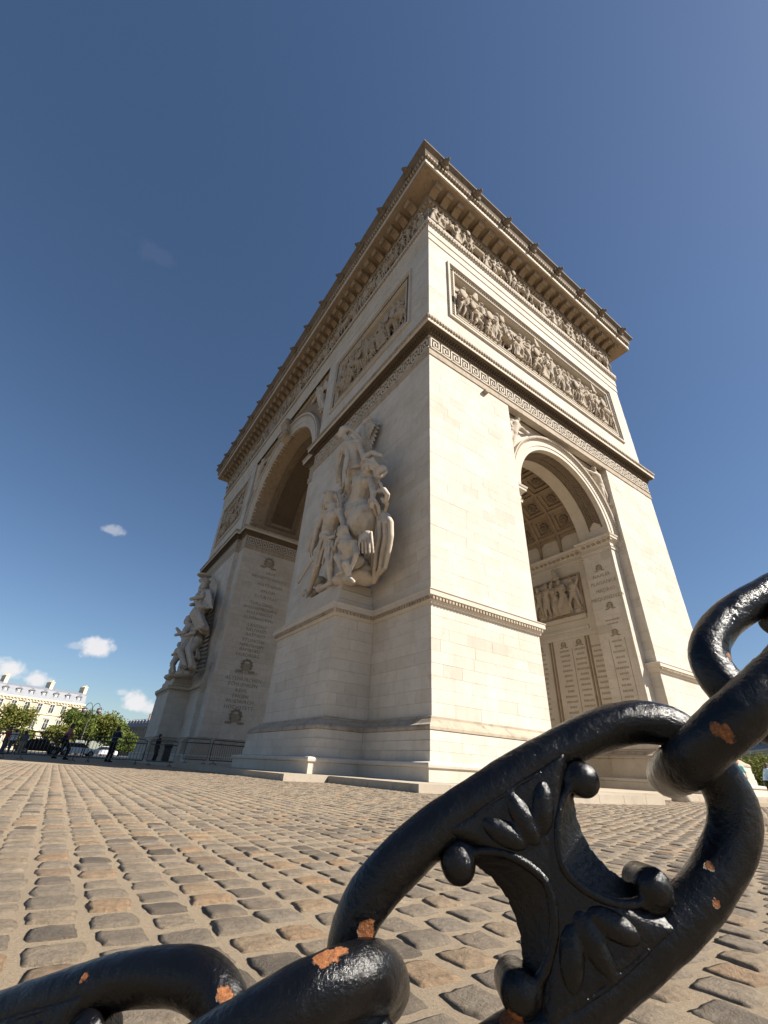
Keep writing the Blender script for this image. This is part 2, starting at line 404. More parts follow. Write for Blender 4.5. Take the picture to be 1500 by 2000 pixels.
def arch_block(name, ax, cu, cz, R, u0_, u1, ztop, c0, c1, mat, n=40):
    """wall with a round-headed opening; ax 'y': profile in x,z swept along y"""
    mb = MB(); rows = []
    for c in (c0, c1):
        arc = [(cu-R*math.cos(math.pi*k/n), cz+R*math.sin(math.pi*k/n)) for k in range(n+1)]
        top = [(u0_+(u1-u0_)*k/n, ztop) for k in range(n+1)]
        rows.append((c, arc, top))
    P = (lambda u, z, c: (u, c, z)) if ax == 'y' else (lambda u, z, c: (c, u, z))
    for c, arc, top in rows:
        v = [P(*a, c) for a in arc]+[P(*t, c) for t in top]+[P(u0_, cz, c), P(u1, cz, c)]
        mb.add(v, [(k, k+1, n+2+k, n+1+k) for k in range(n)]+[(0, n+1, 2*n+2), (n, 2*n+3, 2*n+1)])
    v = [P(*a, c0) for a in rows[0][1]]+[P(*a, c1) for a in rows[0][1]]
    mb.add(v, [(k, k+1, n+2+k, n+1+k) for k in range(n)])
    return mb.build(name, mat, arch)
SZ, GZC = 13.98, 21.42
small_wall = arch_block('small_arch_wall', 'y', D/2, SZ, 4.22, PW-.3, D-PW+.3, 19.6, RS, 2.52, M_plain)
arch_block('small_arch_inner_wall', 'y', D/2, SZ, 4.22, PW+.4, D-PW-.4, 19.6, 13.9, GY0, M_plain)
arch_block('small_arch_wall', 'y', D/2, SZ, 4.22, PW-.3, D-PW+.3, 19.6, W-2.52, W-RS, M_plain)
arch_block('small_arch_inner_wall', 'y', D/2, SZ, 4.22, PW+.4, D-PW-.4, 19.6, GY1, W-13.9, M_plain)
def archivolt(name, ax, c, cu, cz, prof, mat, parent, n=56, a0=0.0, a1=math.pi):
    """profile [(radius, out)] swept round the arch"""
    mb = MB(); v = []; k = len(prof)
    for i in range(n+1):
        a = a0+(a1-a0)*i/n
        v += [fpt(ax, c, cu-r*math.cos(a), cz+r*math.sin(a), o) for r, o in prof]
    f = [(i*k+q, (i+1)*k+q, (i+1)*k+q+1, i*k+q+1) for i in range(n) for q in range(k-1)]
    mb.add(v, f); o = mb.build(name, mat, parent); sharp(o.data, 30); return o
def ring_blocks(mb, ax, c, cu, cz, r0_, r1, o0, o1, n, fill=.6):
    for i in range(n):
        a, b = math.pi*(i+.5-fill/2)/n, math.pi*(i+.5+fill/2)/n
        q = [fpt(ax, c, cu-r*math.cos(t), cz+r*math.sin(t), 0) for t, r in ((a,r0_),(b,r0_),(b,r1),(a,r1))]
        nv = Vector((0,-1,0)) if ax == 'y' else Vector((-1,0,0))
        mb.prism(q, nv*o0, nv*o1)
# short-face archivolt
archivolt('archivolt', 'y', RS, D/2, SZ, [(4.22,-.3),(4.22,.14),(4.50,.14),(4.50,.18),(4.86,.18),(4.88,.24),(4.92,.24),(5.0,.33),(5.10,.36),(5.10,.02)], M_plain, arch)
mb = MB(); ring_blocks(mb, 'y', RS, D/2, SZ, 4.93, 5.06, .2, .345, 96); mb.build('archivolt_beading', M_mould, arch, kind='stuff')
# coffered vault of the side passage
vault = MB(); Y0V, NA, PV = 2.52, 9, 1.64; R0 = 4.58; n = 36
vv = [(D/2-(R0+.37)*math.cos(math.pi*k/n), y, SZ+(R0+.37)*math.sin(math.pi*k/n)) for y in (2.4, 14.0) for k in range(n+1)]
vault.add(vv, [(k, k+1, n+2+k, n+1+k) for k in range(n)])
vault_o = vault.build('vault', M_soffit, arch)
cof = MB(); ha, hy = math.pi/NA/2*R0, PV/2
rings = [(0,0),(.11,0),(.11,.16),(.34,.16),(.34,.34)]
cv = []
for m_, d_ in rings:
    for a, y in ((-ha+m_,-hy+m_),(ha-m_,-hy+m_),(ha-m_,hy-m_),(-ha+m_,hy-m_)):
        t = a/R0; cv.append(((R0+d_)*math.sin(t), y, (R0+d_)*math.cos(t)))
cf = [(4*i+k, 4*i+(k+1)%4, 4*i+4+(k+1)%4, 4*i+4+k) for i in range(len(rings)-1) for k in range(4)]+[(16,17,18,19)]
cof.add(cv, cf); cof_me = cof.mesh('coffer', M_soffit)
for i in range(NA):
    t = -math.pi/2+math.pi*(i+.5)/NA
    for q in range(7):
        m4 = Matrix.Translation((D/2, Y0V+PV*(q+.5), SZ)) @ Matrix.Rotation(t, 4, 'Y')
        link('coffer', cof_me, vault_o, m4)
        if q < 4: link('rosette', ROSE, vault_o, m4 @ Matrix.Translation((0,0,R0+.30)))
# leaf band on the front soffit
band = MB()
for side in (-1, 1):
    for k in range(74):
        t = math.pi*(k+6)/86
        for s_, yy in ((-1,1.2),(1,1.2)):
            p = Vector((D/2-4.19*math.cos(t), yy+s_*.2, SZ+4.19*math.sin(t))); er = Vector((-math.cos(t),0,math.sin(t))); et = Vector((math.sin(t),0,math.cos(t)))
            ay = (Vector((0,s_,0))+et*.8).normalized(); band.obox(p, ay, er, ay.cross(er), .24, .045, .05)
    break
for yy in (.78, 1.62):
    band.tube([(D/2-4.2*math.cos(math.pi*k/60), yy, SZ+4.2*math.sin(math.pi*k/60)) for k in range(3, 58)], .045, 6)
band.build('leaf_band', M_dark, arch, kind='stuff')
# imposts of the side arch
imp = [(0,13.02),(.06,13.04),(.06,13.14),(.1,13.2),(.02,13.24),(.02,13.5),(.07,13.55),(.12,13.68),(.25,13.74),(.25,13.86),(.29,13.90),(.32,14.0),(.0,14.02)]
rp = [(SX1+.35,13.9),(SX1+.35,2.52),(SX1,2.52),(SX1,RS),(D-PW,RS)]
for p_ in (rp, mx(rp)):
    mb = MB(); mb.sweep(p_, imp); mb.build('impost_moulding', M_plain, arch)
mb = MB()
for k in range(34):
    y = RS-.2+.36*k
    if y < 2.3: mb.box(SX1-.22, y, 13.56, SX1-.02, y+.2, 13.7)
    elif y > 2.6: mb.box(SX1+.13, y, 13.56, SX1+.33, y+.2, 13.7)
mb.build('impost_beading', M_mould, arch, kind='stuff')
# passage wall: relief, name tables
JX = SX1+.35
pn = MB()
for (a, b, z0, z1, o) in ((3.2,7.0,9.28,9.55,.16),(3.2,7.0,8.62,8.8,.10),(2.52,13.9,8.2,8.45,.06),(2.52,13.9,2.9,3.1,.06)):
    fb(pn, 'x', JX, a, b, z0, z1, -.02, o)
pn.build('passage_ledges', M_plain, arch)
fr = MB()
for a, b, z0, z1 in ((3.15,3.3,9.55,12.3),(6.7,6.85,9.55,12.3)): fb(fr, 'x', JX, a, b, z0, z1, -.02, .12)
for z0, z1 in ((9.55,9.68),(12.2,12.32)): fb(fr, 'x', JX, 3.3, 6.7, z0, z1, -.02, .119)
fr_o = fr.build('passage_relief_frame', M_soffit, arch)
for i, u in enumerate((3.75, 4.4, 5.05, 5.75, 6.35)):
    nme, me = RF['list'][(1, 3, 6, 4, 0)[i]]
    link(nme, me, fr_o, Matrix.Translation((JX, u, 9.68)) @ Matrix.Rotation(-math.pi/2, 4, 'Z') @ Matrix.Scale(2.35+.1*(i % 2), 4))
for y in (3.35, 3.55, 5.95, 6.15, 8.6, 8.8):
    mb = MB(); fb(mb, 'x', JX, y, y+.09, 3.1, 8.2, -.02, .07); mb.build('name_table_moulding', M_soffit, arch)

# ---- mouldings that wrap the masonry
south_half = [(0,0),(D,0),(D,PL),(D-RLG,PL),(D-RLG,GY0),(RLG,GY0),(RLG,PL),(0,PL)]
mid = [(0,19.22),(.05,19.26),(.05,19.62),(.08,19.66),(0.02,19.72),(.02,20.62),(.08,20.66),(.10,20.72),(.18,21.0),(.26,21.08),(.5,21.12),(.5,21.36),(.53,21.38),(.56,21.46),(.588,21.52),(.588,21.56),(.2,21.62),(0,21.66)]
for p_ in (south_half, my(south_half)):
    mb = MB(); mb.sweep(p_, mid, True); o = mb.build('middle_cornice', M_mould, arch)
for p_ in (south_half, my(south_half)):
    mb = MB(); mb.sweep(p_, [(.49,21.115),(.506,21.12),(.506,21.355),(.49,21.36)], True); mb.build('middle_cornice_fascia', M_plain, arch)
rect = [(0,0),(D,0),(D,W),(0,W)]
mb = MB(); mb.sweep(rect, [(1.58,36.225),(1.606,36.23),(1.606,36.66),(1.58,36.665)], True); mb.build('cornice_fascia', M_plain, arch)
mb = MB(); mb.sweep(rect, [(0,30.74),(.05,30.76),(.05,31.46),(.10,31.49),(.10,32.2),(.16,32.26),(.2,32.5),(.257,32.7),(.257,32.84),(0,32.86)], True); mb.build('architrave', M_plain, arch)
mb = MB(); mb.sweep(rect, [(.0,32.84),(.0,34.86)], True); frieze_o = mb.build('frieze', M_mould, arch)
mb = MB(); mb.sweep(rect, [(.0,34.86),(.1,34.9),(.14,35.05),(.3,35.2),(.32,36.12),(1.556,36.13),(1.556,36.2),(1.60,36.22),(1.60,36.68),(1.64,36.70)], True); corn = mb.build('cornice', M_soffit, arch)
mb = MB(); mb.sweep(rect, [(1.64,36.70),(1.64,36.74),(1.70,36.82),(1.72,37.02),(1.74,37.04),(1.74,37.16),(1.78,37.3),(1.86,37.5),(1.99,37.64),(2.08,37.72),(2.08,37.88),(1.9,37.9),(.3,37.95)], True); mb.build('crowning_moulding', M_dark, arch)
# repeated carved beading, too fine to count
def row(mb, ax, c, u0_, u1, z0, z1, o0, o1, pitch, fill=.6):
    k = int((u1-u0_)/pitch)
    for i in range(k):
        a = u0_+(i+.5-fill/2)*(u1-u0_)/k; b = a+fill*(u1-u0_)/k
        fb(mb, ax, c, a, b, z0, z1, o0, o1)
bead = MB()
for ax, c, L_ in (('y', 0, D), ('x', 0, W)):
    row(bead, ax, c, -1.6, L_+1.6, 36.78, 37.0, 1.66, 1.80, .26)
    row(bead, ax, c, -.2, L_+.2, 32.3, 32.58, .12, .262, .24)
    row(bead, ax, c, -.25, L_+.25, 35.02, 35.17, .1, .34, .3)
bead.build('cornice_beading', M_mould, arch, kind='stuff')
bead = MB()
row(bead, 'y', 0, -.5, D+.5, 21.39, 21.5, .5, .60, .2, .55); row(bead, 'x', 0, -.5, PL+.5, 21.39, 21.5, .5, .60, .2, .55); row(bead, 'x', 0, W-PL-.5, W+.5, 21.39, 21.5, .5, .60, .2, .55)
bead.build('middle_cornice_beading', M_mould, arch, kind='stuff')
bead = MB()
for ax, a, b in (('y', -.1, D+.1), ('x', -.1, PL+.1), ('x', W-PL-.1, W+.1)):
    row(bead, ax, 0, a, b, 20.74, 20.9, .06, .2, .16, .6); row(bead, ax, 0, a, b, 20.94, 21.06, .12, .30, .2, .6)
bead.build('carved_bed_moulding', M_soot_shade, arch, kind='stuff')  # dark colour holds soot and painted-in shade under the corona
for p_ in (south_half, my(south_half)):
    mb = MB(); mb.sweep(p_, [(.09,20.665),(.112,20.715),(.192,20.995),(.27,21.07),(.47,21.108)], True); mb.build('soot_shade_bed_moulding', M_soot_shade, arch)  # backing: soot plus the corona's shade, both put into the stone colour
# Greek key, one meander after another
key = MB(); kp, kh, kt = .7403, .86, .085
def seg(u0_, z0, u1, z1): key.box(min(u0_,u1)-kt/2, -.045, min(z0,z1)-kt/2, max(u0_,u1)+kt/2, 0, max(z0,z1)+kt/2)
for s_ in ((.06,.05,.06,.81),(.06,.81,.62,.81),(.62,.81,.62,.22),(.62,.22,.24,.22),(.24,.22,.24,.6),(.24,.6,.44,.6),(.44,.6,.44,.42),(.06,.05,.70,.05)): seg(*s_)
key_me = key.mesh('greek_key', M_plain)
kgs = []
for ax, a, b in (('y', .05, D-.05), ('x', .05, PL-.05), ('x', W-PL+.05, W-.05)):
    kb = MB(); fb(kb, ax, 0, a, b, 19.725, 20.61, .0, .028); kgs.append(kb.build('greek_key_ground', M_dark, arch))
kb_o = kgs[0]
RZ = Matrix.Rotation(-math.pi/2, 4, 'Z')
for k in range(30): link('greek_key', key_me, kb_o, Matrix.Translation((kp*k+.02, -.028, 19.74)))
for k in range(18):
    for q_, base in ((1, 0), (2, W-PL)): link('greek_key', key_me, kgs[q_], Matrix.Translation((-.028, base+kp*(k+1), 19.74)) @ RZ)
kj = MB(); fb(kj, 'y', GY1, RLG+.1, 9, 19.725, 20.61, .0, .03); kj_o = kj.build('greek_key_ground', M_dark, arch)
for k in range(11): link('greek_key', key_me, kj_o, Matrix.Translation((RLG+.15+kp*k, GY1-.03, 19.74)))
# modillions and lion heads
mo = MB(); prof = [(.3,36.12),(.3,35.55),(.42,35.5),(.55,35.62),(.72,35.74),(.95,35.74),(1.08,35.66),(1.2,35.72),(1.24,35.86),(1.24,36.12)]
mo.prism([(0,-o,z) for o, z in prof], (-.28,0,0), (.28,0,0)); mo_me = mo.mesh('modillion', M_soffit)
for k in range(22): link('modillion', mo_me, corn, Matrix.Translation((D*k/21, 0, 0)))
for k in range(43):
    if 0 < k < 43: link('modillion', mo_me, corn, Matrix.Translation((0, W*k/42, 0)) @ RZ)
for k in range(8): link('lion_head', LION, corn, Matrix.Translation((D/2+3.2*(k-3.5), -1.95, 37.45)) @ Matrix.Scale(1.5, 4))
for k in range(15): link('lion_head', LION, corn, Matrix.Translation((-1.95, W/2+3.2*(k-7), 37.45)) @ RZ @ Matrix.Scale(1.5, 4))

# ---- relief panels and frieze figures
def carved(parent, ax, u0_, u1, z, h, step, o, seed, horses=True, frac=.0):
    rr = random.Random(seed); u = u0_+step*.5
    while u < u1-step*.3:
        k = rr.choice([0,1,2,3,4,5,6,0,1,3]+([7,8,8,9,9] if horses else [8]))
        n_, me = RF['list'][k]; s_ = h*rr.uniform(.9,1.04)*(.98 if k < 7 else .82); mir = rr.choice((-1,1))
        m4 = Matrix.Translation(fpt(ax, 0, u, z, o)) @ (RZ if ax == 'x' else Matrix.Identity(4)) @ Matrix.Diagonal((s_*mir, s_*1.0, s_, 1))
        link(n_, me, parent, m4)
        u += step*(1.5 if k >= 7 else 1.0)*rr.uniform(.8,1.15)
carved(frieze_o, 'y', -.05, D-.05, 32.86, 1.92, .66, 0.02, 3)
carved(frieze_o, 'x', .1, W, 32.86, 1.92, .72, 0.02, 4)
def panel(ax, u0_, u1, z0, z1, seed):
    f = MB()
    def ring(m0, m1, o0, o1):
        fb(f, ax, 0, u0_+m0, u0_+m1, z0+m0, z1-m0, o0, o1); fb(f, ax, 0, u1-m1, u1-m0, z0+m0, z1-m0, o0, o1)
        fb(f, ax, 0, u0_+m1, u1-m1, z0+m0, z0+m1, o0, o1-.002); fb(f, ax, 0, u0_+m1, u1-m1, z1-m1, z1-m0, o0, o1-.002)
    ring(0, .15, -.5, .13); ring(.15, .24, -.5, .05); ring(.52, .62, -.5, .0); ring(.62, .74, -.5, -.10)
    fo = f.build('relief_panel_frame', M_plain, arch)
    g = MB(); m0, m1 = .24, .52
    fb(g, ax, 0, u0_+m0, u1-m0, z0+m0, z0+m1, -.5, -.06); fb(g, ax, 0, u0_+m0, u1-m0, z1-m1, z1-m0, -.5, -.06)
    fb(g, ax, 0, u0_+m0, u0_+m1, z0+m1, z1-m1, -.5, -.06); fb(g, ax, 0, u1-m1, u1-m0, z0+m1, z1-m1, -.5, -.06)
    row(g, ax, 0, u0_+.28, u1-.28, z0+.28, z0+.48, -.08, .0, .2, .62); row(g, ax, 0, u0_+.28, u1-.28, z1-.48, z1-.28, -.08, .0, .2, .62)
    for uu in (u0_+.28, u1-.48):
        z = z0+.58
        while z < z1-.68: fb(g, ax, 0, uu, uu+.2, z, z+.12, -.08, .0); z += .2
    g.build('leaf_border', M_dark, fo, kind='stuff')
    b = MB(); fb(b, ax, 0, u0_+.74, u1-.74, z0+.74, z1-.74, -.52, -.44); bo = b.build('relief_panel', M_relief, arch)
    sill = MB(); sill.tube([fpt(ax, 0, u0_+.75, z0+.80, -.16), fpt(ax, 0, u1-.75, z0+.80, -.16)], .17, 10); sill.build('relief_ledge', M_relief, bo)
    hgt = z1-z0-1.48
    carved(bo, ax, u0_+.95, u1-.95, z0+.9, hgt*.70, .66, -.43, seed); carved(bo, ax, u0_+1.1, u1-1.2, z0+.92, hgt*.60, .9, -.28, seed+50)
panel('y', 1.56, D-1.72, 23.85, 29.65, 11)
panel('x', 1.75, 11.95, 23.9, 29.68, 12)
panel('x', W-11.95, W-1.75, 23.9, 29.68, 13)
# attic band just above the middle cornice and altar in the frieze
mb = MB()
for u in (9.75, 10.9): fb(mb, 'y', 0, u, u+.14, 32.86, 34.7, 0, .16)
mb.build('frieze_altar_posts', M_plain, frieze_o)

# ---- great arch
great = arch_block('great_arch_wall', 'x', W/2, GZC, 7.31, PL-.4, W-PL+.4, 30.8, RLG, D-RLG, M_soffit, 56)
archivolt('great_archivolt', 'x', RLG, W/2, GZC, [(7.31,-.2),(7.31,.12),(7.75,.12),(7.75,.17),(8.2,.17),(8.24,.24),(8.32,.26),(8.46,.34),(8.58,.36),(8.58,.02)], M_plain, arch, 72)
mb = MB(); ring_blocks(mb, 'x', RLG, W/2, GZC, 8.3, 8.45, .2, .34, 110); mb.build('archivolt_beading', M_mould, arch, kind='stuff')
def barrel(name, r, x0, x1, mat, n=56, a0=.0, a1=math.pi):
    mb = MB(); v = [(x, W/2-r*math.cos(a0+(a1-a0)*k/n), GZC+r*math.sin(a0+(a1-a0)*k/n)) for x in (x0, x1) for k in range(n+1)]
    mb.add(v, [(k, k+1, n+2+k, n+1+k) for k in range(n)]); return mb
for (x0, x1) in ((1.9, 5.6), (7.4, 14.8), (16.6, 20.3)):
    fr_ = MB()
    for dx0, dx1, r in ((x0, x0+.32, 7.2), (x1-.32, x1, 7.2), (x0+.55, x0+.68, 7.22), (x1-.68, x1-.55, 7.22)):
        k = 56; a0, a1 = .16, math.pi-.16
        for i in range(k):
            a, b = a0+(a1-a0)*i/k, a0+(a1-a0)*(i+1)/k
            q = [(dx0, W/2-rr_*math.cos(t), GZC+rr_*math.sin(t)) for t, rr_ in ((a,r),(b,r),(b,7.33),(a,7.33))]
            fr_.prism(q, (0,0,0), (dx1-dx0,0,0))
    for a in (.13, math.pi-.16):
        q = [(0, W/2-r_*math.cos(t), GZC+r_*math.sin(t)) for t, r_ in ((a,7.2),(a+.03,7.2),(a+.03,7.33),(a,7.33))]; fr_.prism(q, (x0,0,0), (x1,0,0))
    fo = fr_.build('vault_panel_frame', M_dark, great)
    dk = barrel('x', 7.295, x0+.68, x1-.68, None, 56, .2, math.pi-.2); dk.build('vault_panel', M_soot_shade, great)
# keystone console
ks = MB(); kp_ = [(-.0,28.4),(-.62,28.55),(-.80,28.95),(-.62,29.3),(-.66,29.7),(-.9,30.1),(-.95,30.5),(-.8,30.7),(0,30.7)]
ks.prism([(RLG+x, 0, z) for x, z in kp_], (0, W/2-.62, 0), (0, W/2+.62, 0)); ks_o = ks.build('keystone', M_relief, arch)
for z, r in ((28.95,.3),(30.3,.28)):
    sk = MB(); sk.tube([(RLG-.62, W/2-.7, z), (RLG-.62, W/2+.7, z)], r, 14); sk.build('keystone_scroll', M_relief, ks_o, True)

# ---- spandrel victories
def victory(ax, c, cu, cz, R, side, s, seed):
    t = 0.86; mb = MB(); 
    def P(u, z, o): return fpt(ax, c, cu+side*u, cz+z, o)
    a = math.sin; 
    u0_, z0 = R*.80, R*(.66 if ax == 'y' else .72)
    J = dict(pelvis=P(u0_+.08*s, z0+.10*s, .18), chest=P(u0_-.02*s, z0+.33*s, .22), neck=P(u0_-.05*s, z0+.43*s, .24), head=P(u0_-.10*s, z0+.52*s, .28),
             sl=P(u0_+.07*s, z0+.40*s, .22), sr=P(u0_-.11*s, z0+.36*s, .24), el=P(u0_+.16*s, z0+.28*s, .26), hl=P(u0_+.10*s, z0+.14*s, .3),
             er=P(u0_-.24*s, z0+.38*s, .24), hr=P(u0_-.36*s, z0+.36*s, .22), kl=P(u0_+.22*s, z0-.12*s, .22), fl=P(u0_+.27*s, z0-.40*s, .12), kr=P(u0_+.10*s, z0-.14*s, .2), fr=P(u0_+.20*s, z0-.36*s, .12))
    f = (0,-1,0) if ax == 'y' else (-1,0,0)
    human(mb, J, s, 1.25, face=f, hands=False)
    for k in range(6): cap(mb, P(u0_+.06*s, z0+.36*s, .1), P(u0_+(.12+.05*k)*s, z0+(.62-.07*k)*s, .06), .05*s, .035*s)
    for k in range(5): cap(mb, P(u0_+(.02+.04*k)*s, z0+.05*s, .12), P(u0_+(.12+.05*k)*s, z0-.34*s, .08), .035*s, .03*s)
    cap(mb, P(u0_-.36*s, z0+.36*s, .2), P(u0_-.52*s, z0+.42*s, .12), .04*s, .02*s)
    link('victory_figure', fuse(mb, 'victory_figure', .045, M_statue, 2), arch)
victory('y', RS, D/2, SZ, 5.25, -1, 2.9, 1); victory('y', RS, D/2, SZ, 5.25, 1, 2.9, 2)
victory('x', RLG, W/2, GZC, 9.0, -1, 4.0, 3); victory('x', RLG, W/2, GZC, 9.0, 1, 4.0, 4)

mb = MB(); p = on_y(945,768,0); fb(mb, 'y', 0, p.x-.12, p.x+.16, p.z-.06, p.z+.08, -.05, .25); mb.build('wall_fixture', M_letter, arch)
# ---- plinths, string courses
near_pier = [(0,0),(PW,0),(PW,RS),(SX0,RS),(SX0,2.52),(SX0-.35,2.52),(SX0-.35,13.9),(SX0,13.9),(SX0,GY0),(RLG,GY0),(RLG,PL),(0,PL),(0,PY1),(-PX,PY1),(-PX,PY0),(0,PY0)]
base = [(.82,PLAT),(.82,.50),(.87,.52),(.88,.58),(.85,.635),(.78,.65),(.52,.68)]
base2 = [(.52,.66),(.44,1.5)]
base3 = [(.44,1.5),(.50,1.52),(.50,1.60),(.46,1.66),(.34,1.72),(.22,1.84),(.14,1.86),(.14,1.93),(0,1.96)]
strg = [(0,5.66),(.06,5.67),(.08,5.76),(.12,5.80),(.13,5.90),(.22,5.93),(.22,6.10),(.25,6.13),(.25,6.16),(.02,6.22),(0,6.22)]
sp = [(RLG,PL),(0,PL),(0,PY1),(-PX,PY1),(-PX,PY0),(0,PY0),(0,0),(PW,0),(PW,RS)]
sb = [(.0,1.0)]
for p_, sp_ in ((near_pier, sp), (mx(near_pier), mx(sp)), (my(near_pier), my(sp)), (my(mx(near_pier)), my(mx(sp)))):
    mb = MB(); mb.sweep(p_, base, True); mb.build('plinth', M_plain, arch)
    mb = MB(); mb.sweep(p_, base2, True); mb.build('base_course_backing', M_core, arch)
    mb = MB(); mb.sweep(p_, base3, True); mb.build('base_moulding', M_mould, arch)
    mb = MB(); mb.sweep(sp_, strg); mb.build('string_course', M_plain, arch)
bead = MB()
row(bead, 'y', 0, -.1, PW+.1, 5.79, 5.90, .1, .19, .16, .6); row(bead, 'y', 0, D-PW-.1, D+.1, 5.79, 5.90, .1, .19, .16, .6)
for a, b in ((-.1,PY0-.15),(PY1+.15,PL),(W-PL-.1,W-PY1-.15),(W-PY0+.15,W)): row(bead, 'x', 0, a, b, 5.79, 5.90, .1, .19, .16, .6)
for a, b in ((PY0-.1,PY1+.1),(W-PY1-.1,W-PY0+.1)): row(bead, 'x', -PX, a, b, 5.79, 5.90, .1, .19, .16, .6)
row(bead, 'y', PY0, -PX-.1, -.15, 5.79, 5.90, .1, .19, .16, .6); row(bead, 'y', W-PY1, -PX-.1, -.15, 5.79, 5.90, .1, .19, .16, .6)
bead.build('string_course_beading', M_mould, arch, kind='stuff')
ped = MB()
for y0, y1 in ((PY0, PY1), (W-PY1, W-PY0)):
    ped.box(-PX+.03, y0+.03, PLAT, .2, y1-.03, 6.16)
ped.build('pedestal_core', M_core, arch)
for y0, y1 in ((PY0, PY1), (W-PY1, W-PY0)):
    mb = MB(); mb.sweep([(0,y1-.2),(-PX+.2,y1-.2),(-PX+.2,y0+.2),(0,y0+.2)], [(.12,6.15),(.12,6.45),(.02,6.52),(0,6.9),(-.12,6.98),(-.14,7.36),(-.2,7.4)])
    mb.box(-PX+.4, y0+.4, 6.2, .1, y1-.4, 7.39); mb.build('sculpture_plinth', M_plain, arch)

# base course stones of the near pier, each its own stone laid on the battered backing
def base_stones(path, parent):
    n = len(path)
    for i in range(n):
        p, q = Vector((*path[i],0)), Vector((*path[(i+1)%n],0)); pr_, nx = Vector((*path[i-1],0)), Vector((*path[(i+2)%n],0))
        d = (q-p).normalized(); nn = Vector((d.y,-d.x,0)); L_ = (q-p).length
        c0 = (p-pr_).normalized().cross(d).z; c1 = d.cross((nx-q).normalized()).z       # >0 convex
        if not (p.x < .01 or p.y < .01) or L_ < .5: continue
        for r_ in range(3):
            z0, z1 = .665+.28*r_+.004, .665+.28*(r_+1)-.004; o = .53-.08*(r_+.5)/3+.012
            a, b = (-o if c0 > 0 else o), (L_+o if c1 > 0 else L_-o); u = a; first = True
            while u < b-.01:
                e = u+random.uniform(.7,1.3)*(.5 if first and r_ % 2 else 1); first = False
                if b-e < .4: e = b
                mb = MB(); mb.obox(p+d*((u+e)/2)+nn*(o-.05)+Vector((0,0,(z0+z1)/2)), d, nn, (0,0,1), (e-u)/2-.003, .05, (z1-z0)/2); mb.build('stone_block', M_ashlar, parent); BLK['n'] += 1
                u = e
BLK = {'n': 0}
near_base = []
# ---- ashlar facing: stones told apart are parts, the rest one mass
def ashlar(ax, c, u0_, u1, z0, z1, h, parts=False, depth=.12, jt=.006, lmin=.75, lmax=1.35, batter=0.0):
    mbs = MB(); n = max(1, round((z1-z0)/h)); hh = (z1-z0)/n
    for i in range(n):
        u = u0_; za, zb = z0+i*hh+jt/2, z0+(i+1)*hh-jt/2; first = True
        while u < u1-.01:
            l = random.uniform(lmin, lmax)*(.55 if first and i % 2 else 1); first = False
            e = u+l
            if u1-e < .4: e = u1
            o1 = random.uniform(-.004, .004)
            a, b = u+(jt/2 if u > u0_ else 0), e-(jt/2 if e < u1 else 0)
            if parts and BLK['n'] < 298:
                m1 = MB(); fb(m1, ax, c, a, b, za, zb, -depth, o1); m1.build('stone_block', M_ashlar, parts); BLK['n'] += 1
            else: fb(mbs, ax, c, a, b, za, zb, -depth, o1)
            u = e
    return mbs
def wall(name, specs, mat=None):
    """joint backing plus facing stones"""
    tot = MB()
    wo_ = None
    for s_ in specs:
        t = ashlar(*s_); tot.add(t.v, t.f)
    o = tot.build(name, M_ashlar, arch, kind='stuff'); return o
bk = MB()
for ax, c, a, b, z0, z1 in (('y',0,.03,PW,1.9,5.7),('x',0,.03,PY0,1.9,5.7),('x',-PX,PY0+.03,PY1-.03,1.9,5.7),('y',PY0,-PX+.03,0,1.9,5.7)): fb(bk, ax, c, a, b, z0, z1, -.05, -.028)
bk_o = bk.build('pier_facing', M_core, arch)
base_stones(near_pier, bk_o); base_stones(mx(near_pier), bk_o)
rest = MB()
for args in (('y',PY0,-PX,-.004,1.95,5.68,.40), ('x',-PX,PY0+.121,PY1,1.95,5.68,.40), ('x',0,.121,PY0-.004,1.95,5.68,.40), ('y',0,.0,PW,1.95,5.68,.40)):
    t = ashlar(*args, parts=bk_o); rest.add(t.v, t.f)
for args in (('x',0,PY1+.004,PL,1.95,5.68,.42), ('x',0,.121,PL,6.2,19.24,.46), ('y',0,0,PW,6.2,19.24,.46), ('y',0,D-PW,D,1.95,5.68,.42), ('y',0,D-PW,D,6.2,19.24,.46),
             ('x',0,W-PL,W,1.95,5.68,.46), ('x',0,W-PL,W,6.2,19.24,.46), ('x',-PX,W-PY1+.121,W-PY0,1.95,5.68,.46), ('y',W-PY1,-PX,0,1.95,5.68,.46),
             ('y',0,0,D,21.7,23.85,.54), ('y',0,0,D,29.65,30.75,.55), ('y',0,0,1.56,23.85,29.65,.53), ('y',0,D-1.72,D,23.85,29.65,.53),
             ('x',0,.121,PL,21.7,23.9,.55), ('x',0,.121,PL,29.68,30.75,.535), ('x',0,.121,1.75,23.9,29.68,.53), ('x',0,11.95,PL,23.9,29.68,.53),
             ('x',0,W-PL,W,21.7,23.9,.55), ('x',0,W-PL,W,29.68,30.75,.535), ('x',0,W-PL,W-11.95,23.9,29.68,.53), ('x',0,W-1.75,W,23.9,29.68,.53),
             ('y',W-PL,.125,RLG,21.7,30.75,.53),
             ('y',GY1,RLG,SX0,1.95,19.24,.5), ('y',W-PL,.125,RLG,1.95,19.3,.5), ('x',RLG,GY1+.125,W-PL,1.95,19.24,.5)):
    t = ashlar(*args, lmin=.9, lmax=1.7); rest.add(t.v, t.f)
